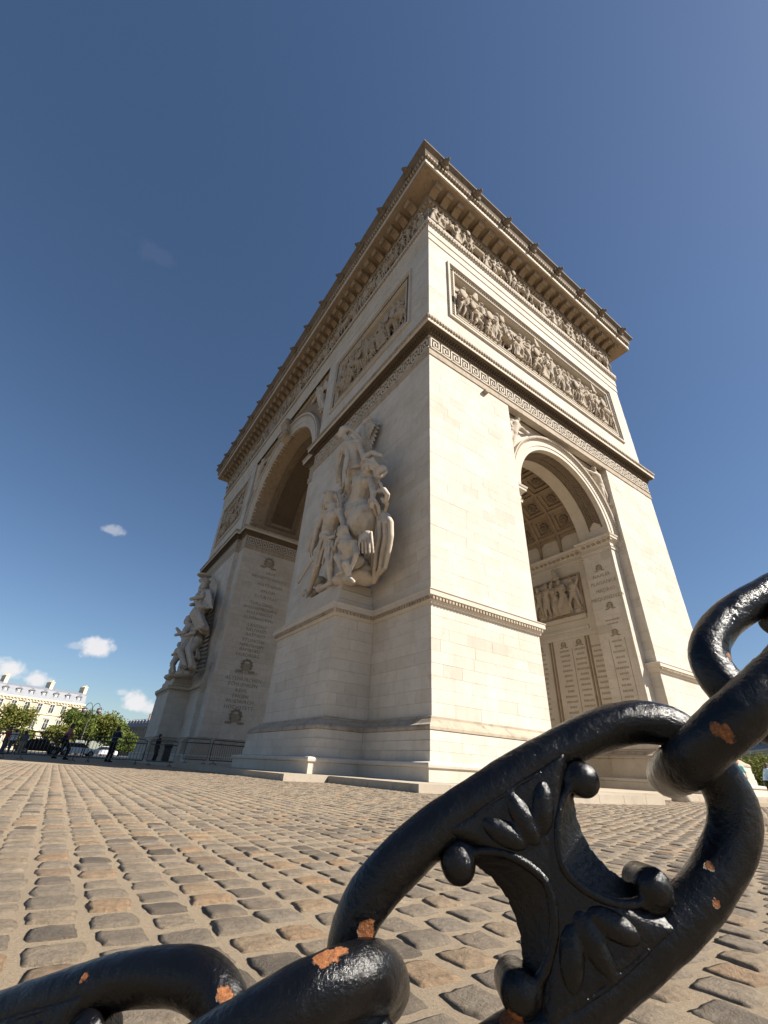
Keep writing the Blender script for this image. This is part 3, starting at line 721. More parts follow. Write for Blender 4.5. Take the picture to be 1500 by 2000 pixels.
# side jamb of the small arch and side of the far right pier
for args in (('x',SX1,RS+.125,2.52,1.95,13.0,.5), ('x',D-PW,.125,RS,1.95,19.24,.5), ('y',RS,SX1,D-PW,1.95,13.0,.5), ('x',JX,2.53,13.9,1.95,2.9,.5), ('x',JX,2.53,13.9,12.4,13.0,.5)):
    t = ashlar(*args); rest.add(t.v, t.f)
rest.build('ashlar_facing', M_ashlar, arch, kind='stuff')

# ---- inscriptions
def text_mesh(s_, size):
    cu = bpy.data.curves.new('t', 'FONT'); cu.body = s_; cu.size = size; cu.align_x = 'CENTER'; cu.extrude = .006; cu.space_character = 1.12
    o = bpy.data.objects.new('t', cu); col.objects.link(o); dg = bpy.context.evaluated_depsgraph_get(); dg.update()
    me = bpy.data.meshes.new_from_object(o.evaluated_get(dg)); bpy.data.objects.remove(o); bpy.data.curves.remove(cu)
    me.materials.clear(); me.materials.append(M_letter); me.name = 'inscription'; return me
TX = Matrix(((0,0,-1,0),(-1,0,0,0),(0,1,0,0),(0,0,0,1)))      # reads on a wall facing -X
TY = Matrix(((1,0,0,0),(0,0,-1,0),(0,1,0,0),(0,0,0,1)))       # reads on a wall facing -Y
for s_, y, z in (('NAPLES',1.56,11.42),('PLAISANCE',1.53,10.96),('MADRID',1.5,10.46),('MEQUINENZA',1.5,9.96)):
    link('inscription', text_mesh(s_, .30), arch, Matrix.Translation((SX1-.012, y, z)) @ TX)
Z7 = lambda x, y: (370+x*.175, 1080+y*.175)
for s_, px in (('LILLE',(905,250)),('HONDTSCHOOTE',(890,312)),('WATTIGNIES',(895,390)),('ARLON',(870,455)),('COURTRAY',(850,520)),('TURCOING',(800,590)),('WEISSEMBOURG',(790,645)),('MAESTRICHT',(785,700)),
               ('ALDENHOVEN',(765,755)),('LANDAU',(750,835)),('NEUWIED',(745,885)),('RASTADT',(735,940)),('ETLINGEN',(710,1000)),('NERESHEIM',(690,1055)),('BAMBERG',(670,1105)),('FRIEDBERG',(650,1160)),
               ('BIBERACH',(625,1355)),('ALTENKIRCHEN',(605,1430)),('SCHLIENGEN',(595,1490)),('KEHL',(575,1555)),('ENGEN',(566,1620)),('MOESKIRCH',(560,1678)),('HOCHSTETT',(545,1745))):
    p = on_y(*Z7(*px), GY1); link('inscription', text_mesh(s_, .42), arch, Matrix.Translation((p.x, GY1-.012, p.z)) @ TY)
def emblem(p, rot, s_):
    mb = MB()
    for k in range(9):
        a = math.pi*(k/8)*1.5-math.pi*.25
        c = Vector((math.cos(a)*.3, math.sin(a)*.3, 0)); mb.obox(c, (math.cos(a+1.2), math.sin(a+1.2), 0), (-math.sin(a+1.2), math.cos(a+1.2), 0), (0,0,1), .14, .05, .03)
    for x in (-.45,-.28,.28,.45): mb.obox((x,-.36,0), (1,0,0), (0,1,0), (0,0,1), .1, .06, .03)
    mb.obox((0,-.1,0), (1,0,0), (0,1,0), (0,0,1), .2, .22, .025)
    link('carved_emblem', mb.mesh('carved_emblem', M_letter), arch, Matrix.Translation(p) @ rot @ Matrix.Scale(s_, 4))
for px in ((640,1255),(515,1820),(890,115)):
    p = on_y(*Z7(*px), GY1); emblem((p.x, GY1-.02, p.z), TY, 1.5)
emblem((SX1-.02, 1.6, 12.05), TX, .55); emblem((SX1-.02, 1.45, 9.55), TX, .55); emblem((SX1-.02, 1.5, 7.95), TX, .5)
# columns of carved names, worn beyond reading: rows of small letter-high strokes
nm = MB(); rr = random.Random(5)
def name_col(c, y, z0, z1, dz, wid, h):
    z = z1
    while z > z0:
        w = wid*rr.uniform(.55, 1.0); u = y-w/2
        while u < y+w/2:
            l = rr.uniform(.03,.09); fb(nm, 'x', c, u, u+l, z, z+h*rr.uniform(.8,1), -.01, .008); u += l+rr.uniform(.02,.035)
        z -= dz
for y in (4.1, 5.2, 7.0, 8.0, 2.95): name_col(JX, y, 3.4, 7.45, .30, .8, .13)
name_col(SX1, 1.5, 3.2, 7.4, .30, .7, .12); name_col(SX1, 1.5, 8.3, 8.65, .22, .9, .1)
nm.build('worn_name_columns', M_letter, arch, kind='stuff')
for y in (4.1, 5.2, 7.0): emblem((JX-.02, y, 7.9), TX, .5)
mb = MB(); fb(mb, 'x', SX1, 1.02, 1.05, 3.2, 7.6, -.01, .01); fb(mb, 'x', SX1, 1.95, 1.98, 3.2, 7.6, -.01, .01); fb(mb, 'x', JX, 4.63, 4.67, 3.4, 7.6, -.01, .012); mb.build('name_column_rules', M_letter, arch)
# ------------------------------------------------------------------ sculpture groups on the pedestals
def S(x, y, d): return on_x(560+.21*x, 800+.21*y, -d)
grp = link('sculpture_group', None, arch); grp['_root'] = [0,0,0]
grp.matrix_parent_inverse = Matrix.Translation(-Vector(arch['_root']))
def carve(name, mb, vox=.036, par=None, it=1): return link(name, fuse(mb, name, vox, M_statue, it), par or grp)
def poly(mb, pts, r0_, r1=None):
    r1 = r0_ if r1 is None else r1; n = len(pts)-1
    for k in range(n): cap(mb, pts[k], pts[k+1], r0_+(r1-r0_)*k/n, r0_+(r1-r0_)*(k+1)/n, 8)
def feather(mb, p, q, wd, th):                     # long flat blade lying in the wall plane
    p, q = Vector(p), Vector(q); a = (q-p).normalized(); s_ = a.cross(Vector((1,0,0))).normalized(); n_ = a.cross(s_); L_ = (q-p).length
    c = (p+q)/2; mb.add([c+a*v.x*L_*.52+s_*v.y*wd+n_*v.z*th for v in ICO_V], ICO_F)
# winged genius leaning out over the group
mb = MB(); s_ = 5.0
J = dict(head=S(520,215,1.7), neck=S(575,285,1.5), chest=S(612,365,1.35), pelvis=S(630,560,1.15), sl=S(560,325,1.65), sr=S(668,310,1.2), el=S(565,450,1.75), hl=S(548,570,1.8), er=S(705,420,1.2), hr=S(720,510,1.3),
         kl=S(575,720,1.25), fl=S(600,860,.8), kr=S(650,730,1.1), fr=S(660,880,.7))
human(mb, J, s_, 1.05, face=(-.7,.6,-.25), hair=1.05)
for k in range(0,8,2): poly(mb, [S(520+5*k,172-2*k,1.65-.03*k), S(575+10*k,170+7*k,1.4), S(625+12*k,215+10*k,1.15)], .13, .07)
for k in range(0,13,2): poly(mb, [S(572+10*k,540,1.32-.02*k), S(550+13*k,650,1.25), S(505+17*k,770+(k%3)*14,1.0+.08*(k%2))], .085, .10)
for k in range(0,8,2): poly(mb, [S(570+13*k,420+4*k,1.55-.05*k), S(585+10*k,500,1.5-.04*k), S(590+10*k,570,1.4-.03*k)], .06)
poly(mb, [S(575,545,1.5), S(640,530,1.45), S(700,520,1.2)], .1)
carve('winged_figure', mb)
mb = MB()
poly(mb, [S(690,330,.7), S(705,220,.6), S(735,120,.45), S(770,95,.4)], .26, .2)
for k in range(9): feather(mb, S(705+3*k,300-22*k,.5-.02*k), S(770+13*k,440-38*k,.35-.015*k), .13, .10)
for k in range(7): feather(mb, S(700+6*k,250-20*k,.62), S(740+14*k,330-30*k,.52), .13, .09)
carve('wing', mb, .04, None, 0)
mb = MB()
poly(mb, [S(560,340,1.1), S(505,400,1.05), S(475,500,.95)], .2, .15)
for k in range(8): feather(mb, S(545-8*k,370+22*k,1.0), S(470+5*k,640+12*k,.8), .12, .10)
for k in range(7): feather(mb, S(525-8*k,400+25*k,1.1), S(455+2*k,560+22*k,.95), .11, .09)
carve('wing', mb, .04, None, 0)
# horseman
mb = MB(); s_ = 4.9
J = dict(head=S(772,525,1.4), neck=S(745,600,1.25), chest=S(712,700,1.25), pelvis=S(672,875,1.2), sl=S(655,660,1.4), sr=S(785,640,1.1), el=S(628,780,1.5), hl=S(565,920,1.45), er=S(805,775,1.5), hr=S(795,850,1.6),
         kl=S(590,960,1.55), fl=S(560,1075,1.4), kr=S(785,935,1.25), fr=S(800,1020,.9))
human(mb, J, s_, 1.18, face=(-.6,-.7,-.35), hair=1.0)
poly(mb, [S(740,600,1.1), S(712,500,1.3), S(740,430,1.35), S(800,400,1.35), S(870,430,1.25)], .19, .12)
mb.obox(S(895,455,1.2), (S(935,500,1.1)-S(850,400,1.25)).normalized(), (1,0,0), (0,.6,.8), .55, .16, .12)
for k in range(0,9,2): poly(mb, [S(735+8*k,470-4*abs(k-4),1.6), S(760+12*k,500+4*k,1.7-.03*k), S(790+14*k,555+14*(k%3),1.6-.05*k)], .075, .05)
ball(mb, S(872,580,1.25), (.32,.4,.34)); poly(mb, [S(830,615,1.4), S(880,625,1.4), S(930,580,1.2)], .07)
for k in range(0,9,3): poly(mb, [S(775+9*k,625,1.15-.03*k), S(800+12*k,690,1.15), S(815+14*k,770+14*(k%3),1.05)], .08, .09)
for k in range(0,6,2): poly(mb, [S(775+10*k,840,1.5), S(770+20*k,900+8*(k%2),1.35), S(800+16*k,960+10*(k%3),1.15)], .10, .09)
poly(mb, [S(860,760,1.3), S(905,745,1.35), S(938,790,1.3), S(925,850,1.2), S(890,830,1.25)], .13, .10); poly(mb, [S(900,850,1.2), S(935,880,1.1), S(915,950,1.0)], .1, .08)
carve('horseman', mb)
# horse seen from behind
mb = MB()
ball(mb, S(712,1040,1.3), (.72,.82,1.0)); ball(mb, S(668,1075,1.3), (.6,.5,.75)); ball(mb, S(752,1070,1.15), (.6,.45,.8)); ball(mb, S(725,1130,1.2), (.5,.6,.5))
cap(mb, S(700,990,.9), S(600,900,.3), .85, .6); poly(mb, [S(590,900,.6), S(545,840,.7), S(510,780,.7), S(480,800,.9)], .42, .2)
for k in range(0,14,3): poly(mb, [S(570-5*k,700+5*k,.85), S(540+4*k,780+5*k,1.0), S(505+10*k,860+6*(k%4),.95)], .06, .05)
for k in range(0,13,3): poly(mb, [S(690+8*k,1160-3*abs(k-6),1.7), S(675+10*k,1240,1.85), S(672+11*k,1330+26*((k*5)%3),1.75)], .065, .05)
ball(mb, S(735,1190,1.65), (.22,.42,.3))
poly(mb, [S(655,1130,1.1), S(640,1330,.9), S(690,1450,.75), S(690,1580,.8)], .42, .16); poly(mb, [S(765,1130,.95), S(790,1340,.7), S(745,1450,.6), S(755,1590,.6)], .42, .16)
carve('horse', mb)
mb = MB()
for k in range(6):
    o_ = .22*(k % 2); q_ = 2.2*k
    poly(mb, [S(835+9*q_,955+abs(q_-6)*7,.75+o_), S(845+11*q_,1050,.95+o_), S(838+12*q_,1180,.9+o_), S(805+13*q_,1330,.85+o_), S(795+11*q_,1470,.75+o_), S(795+5*q_,1620-9*abs(q_-3),.6)], .15, .08)
cap(mb, S(885,1010,.3), S(875,1400,.3), .36, .3); cap(mb, S(865,1400,.3), S(822,1590,.35), .3, .12)
carve('drapery', mb)
# young warrior in front
mb = MB(); s_ = 4.75
J = dict(head=S(398,820,1.95), neck=S(428,900,1.8), chest=S(428,1005,1.7), pelvis=S(388,1180,1.65), sl=S(352,965,1.8), sr=S(498,950,1.6), el=S(282,1115,1.9), hl=S(230,1320,1.95), er=S(532,1075,1.75), hr=S(478,1125,2.0),
         kl=S(285,1450,1.85), fl=S(208,1690,1.6), tl=S(180,1740,1.8), kr=S(398,1440,1.9), fr=S(410,1605,1.8), tr=S(335,1650,2.05))
human(mb, J, s_, 1.14, face=(-.7,.7,.05), hair=1.0)
for k in range(0,7,2): poly(mb, [S(345+7*k,835,2.05-.03*k), S(332+8*k,880,2.1), S(332+7*k,945-8*k,2.05)], .07, .045)
for k in range(0,9,2): poly(mb, [S(350+13*k,765+1*abs(k-4),1.95-.03*k), S(400+9*k,770+8*k,1.75), S(440+6*k,840+7*k,1.6)], .08, .06)
for k in range(0,10,2): poly(mb, [S(345+11*k,1175+5*k,1.95-.03*k), S(310+15*k,1280,1.98), S(255+20*k,1410+(k%3)*22,1.92)], .075, .075)
for k in range(0,6,2): poly(mb, [S(405+10*k,1180,1.6), S(410+13*k,1290,1.65), S(400+13*k,1400+10*k,1.7)], .09, .08)
poly(mb, [S(340,1165,1.95), S(390,1195,2.0), S(440,1180,1.85)], .09)
carve('warrior', mb)
mb = MB(); cap(mb, S(232,1320,1.95), S(245,1395,1.95), .07, .07); mb.obox(S(188,1475,1.92), (S(130,1570,1.9)-S(245,1385,1.95)).normalized(), (0,0,1), (1,0,0), 1.05, .12, .05); carve('sword', mb, .04, None, 0)
mb = MB(); feather(mb, S(310,1070,1.4), S(205,1330,1.45), .28, .3); carve('shield', mb)
# crouching nude
mb = MB(); s_ = 4.0
J = dict(head=S(520,1140,2.1), neck=S(558,1200,2.0), chest=S(580,1275,1.9), pelvis=S(612,1410,1.65), sl=S(530,1240,2.1), sr=S(640,1255,1.8), el=S(480,1205,2.1), hl=S(452,1270,2.05), er=S(648,1350,2.0), hr=S(607,1460,2.05),
         kl=S(468,1372,2.2), fl=S(520,1500,2.05), tl=S(470,1530,2.2), kr=S(545,1440,2.25), fr=S(580,1560,2.05), tr=S(622,1600,2.2))
human(mb, J, s_, 1.12, face=(-.8,.5,-.3), hair=1.0)
for k in range(0,10,2): poly(mb, [S(485+8*k,1090+1*abs(k-5),2.1), S(480+12*k,1135+3*k,2.1-.02*k), S(475+15*k,1195+9*(k%3),1.95)], .065, .045)
carve('crouching_figure', mb)
mb = MB()
for x, y, d, r in ((500,1590,1.45,.36),(600,1570,1.3,.4),(690,1550,1.0,.42),(740,1580,.8,.36),(430,1630,1.35,.32),(330,1665,1.3,.3),(240,1705,1.3,.28),(650,1480,1.1,.42),(300,1600,.9,.36),(180,1710,1.1,.25),(560,1510,1.4,.35),(680,1460,1.0,.4),(720,1500,.9,.35)):
    ball(mb, S(x,y,d), (r*1.1,r*1.4,r*.8))
carve('rock_base', mb, .05)
mb = MB(); cap(mb, S(620,700,-.1), S(650,1450,-.1), .6, .7); cap(mb, S(470,1000,-.1), S(420,1600,-.1), .4, .4); carve('relief_backing', mb, .09)

# far group, seen edge-on
def T(x, y, d): return on_x(280+.2*x, 1080+.2*y, -d)
grp2 = link('sculpture_group', None, arch); grp2['_root'] = [0,0,0]; grp2.matrix_parent_inverse = Matrix.Translation(-Vector(arch['_root']))
def fig2(name, hd, ft, d, seed, robe=False, wing=False, lean=0.0):
    rr = random.Random(seed); mb = MB(); H, F_ = T(*hd, d), T(*ft, d); up = (H-F_); L = up.length; sd = Vector((0,1,0)); o = Vector((-1,0,0))
    p = lambda a, b, c=0: F_+up*a+sd*b*L+o*(c+lean*a*(1-a))*L
    J = dict(head=H, neck=p(.87,.0,-.02), chest=p(.76,0,-.03), pelvis=p(.53,.0,-.02), sl=p(.82,-.1,-.02), sr=p(.82,.1,-.02), el=p(.66,-.16,.06), hl=p(.60,-.06,.16), er=p(.68,.16,.02), hr=p(.78+rr.uniform(-.25,.05),.12,.12),
             kl=p(.28,-.07,.08), fl=p(.02,-.08,0), kr=p(.27,.07,.03), fr=p(.02,.09,-.05))
    human(mb, J, L*1.03, 1.15, face=(-.8,-.5,0), hair=1.05, hands=False)
    if robe:
        for k in range(9): poly(mb, [p(.6,-.08+.02*k,.05), p(.35,-.10+.028*k,.09+.03*(k%2)), p(.04,-.14+.035*k,.05)], .02*L, .02*L)
        for k in range(5): poly(mb, [p(.84,-.06+.03*k,.06), p(.7,-.05+.03*k,.09), p(.56,-.04+.025*k,.07)], .016*L)
    if wing:
        for k in range(7): feather(mb, p(.8,.05,-.1), p(.95-.14*k,.22+.02*k,-.12), .05*L, .03*L)
    link(name, fuse(mb, name, .06, M_statue, 1), grp2)
fig2('winged_figure', (585,345), (600,760), .9, 1, True, True)
mb = MB(); ball(mb, T(595,222,1.0), (.85,.85,.22)); ball(mb, T(600,275,1.0), (.7,.7,.3)); cap(mb, T(600,275,1.0), T(595,325,1.0), .45, .35); link('helmet', fuse(mb, 'helmet', .07, M_statue, 1), grp2)
mb = MB(); ball(mb, T(575,535,1.4), (.6,.65,.35))
for k in range(10): poly(mb, [T(570+9*k,370,1.0), T(565+11*k,450,1.15), T(545+14*k,535,1.2)], .12, .1)
link('drapery', fuse(mb, 'drapery', .06, M_statue, 1), grp2)
fig2('warrior', (438,660), (395,1130), 1.8, 2); fig2('seated_figure', (348,895), (300,1180), 2.2, 3, True); fig2('kneeling_figure', (298,1040), (262,1210), 2.1, 4, True)
fig2('standing_figure', (525,660), (480,1130), 1.2, 5, True); fig2('woman_figure', (420,910), (390,1175), 1.7, 6, False); fig2('mother_figure', (575,610), (530,1040), .7, 7, True)
mb = MB()
for k in range(16): feather(mb, T(690-6*k,500+42*k,.3), T(600-10*k,600+40*k,.6), .14, .1)
for k in range(6): feather(mb, T(700+6*k,225+10*k,.4), T(640+4*k,470+20*k,.4), .12, .09)
for k in range(10): ball(mb, T(600-14*k,650+50*k,.45), .3)
link('foliage_backing', fuse(mb, 'foliage_backing', .06, M_statue, 0), grp2)
mb = MB()
for x, y, d in ((300,1195,1.6),(330,1190,1.7),(360,1185,1.7),(390,1182,1.6),(420,1178,1.4),(262,1215,1.7),(450,1170,1.1)): ball(mb, T(x,y,d), (.6,.75,.32))
link('rock_base', fuse(mb, 'rock_base', .07, M_statue, 1), grp2)
# ------------------------------------------------------------------ ground, platform, cobbles
def sheet(name, x0, y0, x1, y1, z, mat):
    mb = MB(); mb.add([(x0,y0,z),(x1,y0,z),(x1,y1,z),(x0,y1,z)], [(0,1,2,3)]); return struct(mb.build(name, mat))
m, N, L, B = new_mat('sandy_joint_bed')
P = world_pos(N)
a = noise(N, L, P, 150, 5, .8); b = noise(N, L, P, 1.3, 4, .6); c = noise(N, L, P, 420, 3, .8)
cc = mixrgb(N, L, ramp_out(N, L, a, .35, .7), (.37,.295,.205), (.20,.155,.105)); cc = mixrgb(N, L, ramp_out(N, L, b, .45, .7), cc, (.25,.20,.145))
cc = mixrgb(N, L, ramp_out(N, L, c, .56, .7), cc, (.47,.39,.29))
L.new(cc, B.inputs['Base Color']); B.inputs['Roughness'].default_value = .95; B.inputs['Specular IOR Level'].default_value = .1
bump(N, L, B, math_n(N, L, 'ADD', a, math_n(N, L, 'MULTIPLY', c, .6)), .9, .006)
M_bed = m
M_asphalt = simple('asphalt', (.07,.068,.066), .9, nscale=6)
sheet('ground', -2500, -2500, 2500, 2500, -.05, M_asphalt)
bd = MB(); bd.add([(-60,-40,-.0028),(70,-40,-.0028),(70,62,-.0028),(-60,62,-.0028)], [(0,1,2,3)]); struct(bd.build('cobble_bed', M_bed))
# stone surface
m, N, L, B = new_mat('cobblestone')
g = N.new('ShaderNodeNewGeometry'); oi = N.new('ShaderNodeObjectInfo'); P = g.outputs['Position']
r = math_n(N, L, 'FRACT', math_n(N, L, 'ADD', g.outputs['Random Per Island'], math_n(N, L, 'MULTIPLY', oi.outputs['Random'], 5.77)))
rp_ = ramp(N, [(0,(.058,.05,.043)),(.06,(.115,.096,.077)),(.16,(.18,.148,.113)),(.34,(.215,.175,.13)),(.5,(.245,.193,.137)),(.64,(.21,.177,.138)),(.78,(.265,.2,.132)),(.9,(.30,.195,.112)),(.95,(.165,.13,.10)),(1,(.32,.255,.18))])
L.new(r, rp_.inputs[0])
s1 = noise(N, L, P, 38, 6, .7); s2 = noise(N, L, P, 160, 5, .75); s3 = noise(N, L, P, 9, 4, .6)
cc = mixrgb(N, L, math_n(N, L, 'MULTIPLY', ramp_out(N, L, s1, .40, .66), .7), rp_.outputs[0], (.12,.092,.064))
cc = mixrgb(N, L, math_n(N, L, 'MULTIPLY', ramp_out(N, L, s2, .55, .72), .45), cc, (.40,.32,.22))
cc = mixrgb(N, L, math_n(N, L, 'MULTIPLY', ramp_out(N, L, s3, .5, .75), .35), cc, (.33,.26,.18))
L.new(cc, B.inputs['Base Color']); B.inputs['Specular IOR Level'].default_value = .25
rr_ = ramp(N, [(.3,.55),(.7,.85)]); L.new(s1, rr_.inputs[0]); L.new(rr_.outputs[0], B.inputs['Roughness'])
bump(N, L, B, math_n(N, L, 'ADD', s1, math_n(N, L, 'MULTIPLY', s2, .6)), 1.0, .011)
M_cob = m
LV = {8: (-1,-.93,-.72,-.36,0,.36,.72,.93,1), 4: (-1,-.88,0,.88,1)}
def cobble(seed, n=8):
    rr = random.Random(seed); v = []; f = []
    ex = [rr.uniform(.86,1.03) for _ in range(4)]; c0 = rr.uniform(-.06,.06)
    for j in range(n+1):
        for i in range(n+1):
            x, y = LV[n][i], LV[n][j]
            # rounded-square footprint
            q = max(abs(x), abs(y)); l = math.hypot(x, y); k = (q/l)**.30 if l > 0 else 1
            px, py = x*k, y*k
            px += c0*py; ta = math.atan2(y, x); wob = 1+.05*math.sin(3*ta+seed)+.04*math.sin(2*ta+3*seed)+.03*math.sin(7*ta+2*seed)
            px *= ex[0] if x > 0 else ex[1]; py *= ex[2] if y > 0 else ex[3]
            z = .0046*(1-.30*q*q) + rr.uniform(-.0012,.0012)
            if q > .99: z = -.016
            elif q > .85: z = .0002 + rr.uniform(-.0014,.0008)
            elif q > .6: z -= .0006
            v.append((px*wob*.5, py*wob*.5, z))
    for j in range(n):
        for i in range(n): a = j*(n+1)+i; f.append((a, a+1, a+n+2, a+n+1))
    return v, f
dirv = Vector((ray(107,1466).x, ray(107,1466).y, 0)).normalized(); perp = Vector((dirv.y, -dirv.x, 0))
CPX, CPY = .148, .152
protos = []
for k in range(14):
    v, f = cobble(k); mb = MB(); mb.add(v, f); protos.append((v, f, mb.mesh('cobblestone', M_cob, True)))
lo = [cobble(100+k, 4) for k in range(12)]
kerb_poly = [(-2.72,-2.70),(-2.72,1.45),(-4.1,1.45),(-4.1,40)]
def on_platform(x, y): return (x > -2.8 and y > -2.78 and x < 26) or (x > -4.18 and y > 1.38 and x < 26) or (-.6 < x < 3.4 and -5.05 < y < 0)
cells = []
vf = Vector((fwd.x, fwd.y, 0)).normalized()
for i in range(-90, 150):
    off = (i*.37) % 1*CPY + random.uniform(-.02,.02); wj = random.uniform(.97,1.03)
    for j in range(-8, 165):
        p = CAM + perp*(i*CPX) + dirv*(j*CPY+off); d = Vector((p.x-CAM.x, p.y-CAM.y, 0)); l = d.length
        if l > 20 or on_platform(p.x, p.y): continue
        ang = math.acos(max(-1, min(1, d.normalized().dot(vf)))) if l > .01 else 0
        if l > 1.6 and ang > rad(56 if l < 8 else 50): continue
        cells.append((l, ang, p.x, p.y, i, j))
def score(c): return c[0] if c[0] > .75 and c[1] < rad(44) else 99+c[0]
cells.sort(key=score)
paving = root('cobbled_paving', 'square of worn grey and tan cobblestones with sandy joints in front of the arch', 'paving', (CAM.x, CAM.y, 0))
stuff = MB(); az = math.atan2(-dirv.x, dirv.y); nb = 0
sv, sf, sn = [], [], 0
for c_, (l, ang, x, y, i, j) in enumerate(cells):
    rr = random.Random(i*1000+j); sx, sy = CPX*rr.uniform(.88,1.0), CPY*rr.uniform(.85,.985)
    if rr.random() < .05: sy *= 1.08
    rot = az+rad(rr.uniform(-4,4)); tx, ty = rad(rr.uniform(-1.6,1.6)), rad(rr.uniform(-1.6,1.6)); z = rr.uniform(-.003,.003)
    x += rr.uniform(-.006,.006); y += rr.uniform(-.006,.006)
    if c_ < 298:
        m4 = Matrix.Translation((x, y, z)) @ Matrix.Rotation(rot, 4, 'Z') @ Matrix.Rotation(tx, 4, 'X') @ Matrix.Rotation(ty, 4, 'Y') @ Matrix.Diagonal((sx, sy, 1, 1))
        link('cobblestone', protos[rr.randrange(14)][2], paving, m4)
    else:
        v, f = protos[rr.randrange(14)][:2] if l < 5 else lo[rr.randrange(12)]
        ca, sa = math.cos(rot), math.sin(rot)
        for (a, b, c) in v:
            a *= sx; b *= sy; sv.append((x+a*ca-b*sa, y+a*sa+b*ca, z+c+a*ty*.8+b*tx*.8))
        sf.extend([tuple(q+sn for q in t) for t in f]); sn += len(v)
me = bpy.data.meshes.new('cobblestones_beyond'); me.from_pydata(sv, [], sf); me.update(); me.materials.append(M_cob)
me.polygons.foreach_set('use_smooth', [True]*len(me.polygons)); link('cobblestones_beyond', me, paving, kind='stuff')

# raised stone platform round the arch with its kerb stones
plat = MB()
plat.add([(-2.5,-2.5,PLAT-.005),(25.2,-2.5,PLAT-.005),(25.2,47.5,PLAT-.005),(-3.9,47.5,PLAT-.005),(-3.9,1.65,PLAT-.005),(-2.5,1.65,PLAT-.005)], [(0,1,2,3,4,5)])
plat_o = struct(plat.build('platform_paving', M_paving))
def kerb_run(p, q, wd=.28):
    p, q = Vector((*p, 0)), Vector((*q, 0)); L_ = (q-p).length; d = (q-p)/L_; nrm = Vector((-d.y, d.x, 0)); t = 0
    while t < L_-.05:
        l = random.uniform(.9,1.35); e = min(L_, t+l)
        if L_-e < .5: e = L_
        mb = MB(); c = p+d*((t+e)/2)+nrm*wd/2+Vector((0,0,PLAT/2-.02)); mb.obox(c, d, nrm, (0,0,1), (e-t)/2-.006, wd/2, PLAT/2+.02)
        link('kerb_stone', mb.mesh('kerb_stone', M_kerb), plat_o); t = e
kerb_run((-2.72,-2.72), (-.55,-2.72)); kerb_run((3.35,-2.72), (25.4,-2.72)); kerb_run((-2.72,1.44), (-2.72,-2.44)); kerb_run((-4.12,1.45), (-2.70,1.45)); kerb_run((-4.12,47), (-4.12,1.73))
kerb_run((-.55,-4.98), (3.35,-4.98)); kerb_run((3.35,-4.70), (3.35,-2.72)); kerb_run((-.55,-2.72), (-.55,-4.70))
ext = MB(); ext.add([(-.3,-4.72,PLAT-.002),(3.09,-4.72,PLAT-.002),(3.09,-2.4,PLAT-.002),(-.3,-2.4,PLAT-.002)], [(0,1,2,3)]); struct(ext.build('platform_paving', M_paving))
# stone guard bollards by the passage
def guard(loc, label):
    mb = MB(); pr = [(.0,.0),(.27,.0),(.22,.40),(.215,.43),(.27,.45),(.29,.50),(.28,.56),(.2,.62),(.0,.63)]; n = 20
    v = [(r_*math.cos(2*math.pi*k/n), r_*math.sin(2*math.pi*k/n), z) for r_, z in pr for k in range(n)]
    mb.add(v[:n*5], [(q*n+k, q*n+(k+1)%n, (q+1)*n+(k+1)%n, (q+1)*n+k) for q in range(4) for k in range(n)])
    rt = root('stone_bollard', label, 'bollard', loc, 'stone guard bollards by the side passage')
    o = mb.build('shaft', M_plain, rt, True); o.location = loc
    mb = MB(); mb.add(v[n*4:], [(q*n+k, q*n+(k+1)%n, (q+1)*n+(k+1)%n, (q+1)*n+k) for q in range(4) for k in range(n)]); o = mb.build('cap', M_plain, rt, True); o.location = loc
guard((3.95,-2.95,0) if False else (3.9,-2.35,PLAT), 'pale stone guard bollard on the platform seen beside the chain scroll')
guard((7.25,-3.55,0), 'pale stone guard bollard seen under the chain ring further right')
# ------------------------------------------------------------------ iron chain
m, N, L, B = new_mat('black_chain_paint')
tcn = N.new('ShaderNodeNewGeometry'); P = tcn.outputs['Position']
n1 = noise(N, L, P, 45, 5, .6); n2 = noise(N, L, P, 170, 5, .65); n3 = noise(N, L, P, 700, 4, .7); n4 = noise(N, L, P, 22, 4, .6)
CHIPS = []          # filled below with points on the links
chip_in = N.new('ShaderNodeValue')
rust_c = mixrgb(N, L, ramp_out(N, L, n2, .4, .62), (.27,.095,.03), (.13,.045,.018)); rust_c = mixrgb(N, L, ramp_out(N, L, n3, .5, .7), rust_c, (.38,.18,.065))
M_iron, IN, IL, IB, RUSTC, IP = m, N, L, B, rust_c, P
IN2, IN3, IN4, IN1 = n2, n3, n4, n1
LINKS = [  # centre, long axis, short axis, half length, half width, ornate
 ((-9.7673,-10.929,.1461),(.6989,-.6369,.3254),(-.057,.4039,.913),.1791,.0697,True),
 ((-9.6313,-11.067,.2154),(.7049,-.5485,.4497),(-.7052,-.6102,.3611),.1015,.0716,False),
 ((-9.4508,-11.2059,.3323),(.6849,-.5275,.5026),(-.3841,.3248,.8643),.1793,.0702,True),
 ((-9.3079,-11.329,.4633),(.5225,-.5852,.62),(-.7945,-.598,.1051),.0852,.0692,False),
 ((-9.1602,-11.4234,.5564),(.7327,-.5351,.4204),(-.1771,.4465,.8771),.1791,.0702,True)]
RHO, SUP = .01897, 2.942
e1 = Vector(LINKS[4][1]); end5 = Vector(LINKS[4][0])+e1*.1791
d6 = Vector((.72,-.54,.44)).normalized(); c6 = end5-e1*2*RHO+d6*.085; n6 = d6.cross(Vector((0,0,1))).normalized()
LINKS.append((tuple(c6), tuple(d6), tuple(n6), .085, .069, False))
d7 = Vector((.70,-.52,.49)).normalized(); c7 = c6+d6*.085-d6*2*RHO+d7*.1791; u7 = (Vector((0,0,1))-d7*d7.z).normalized()
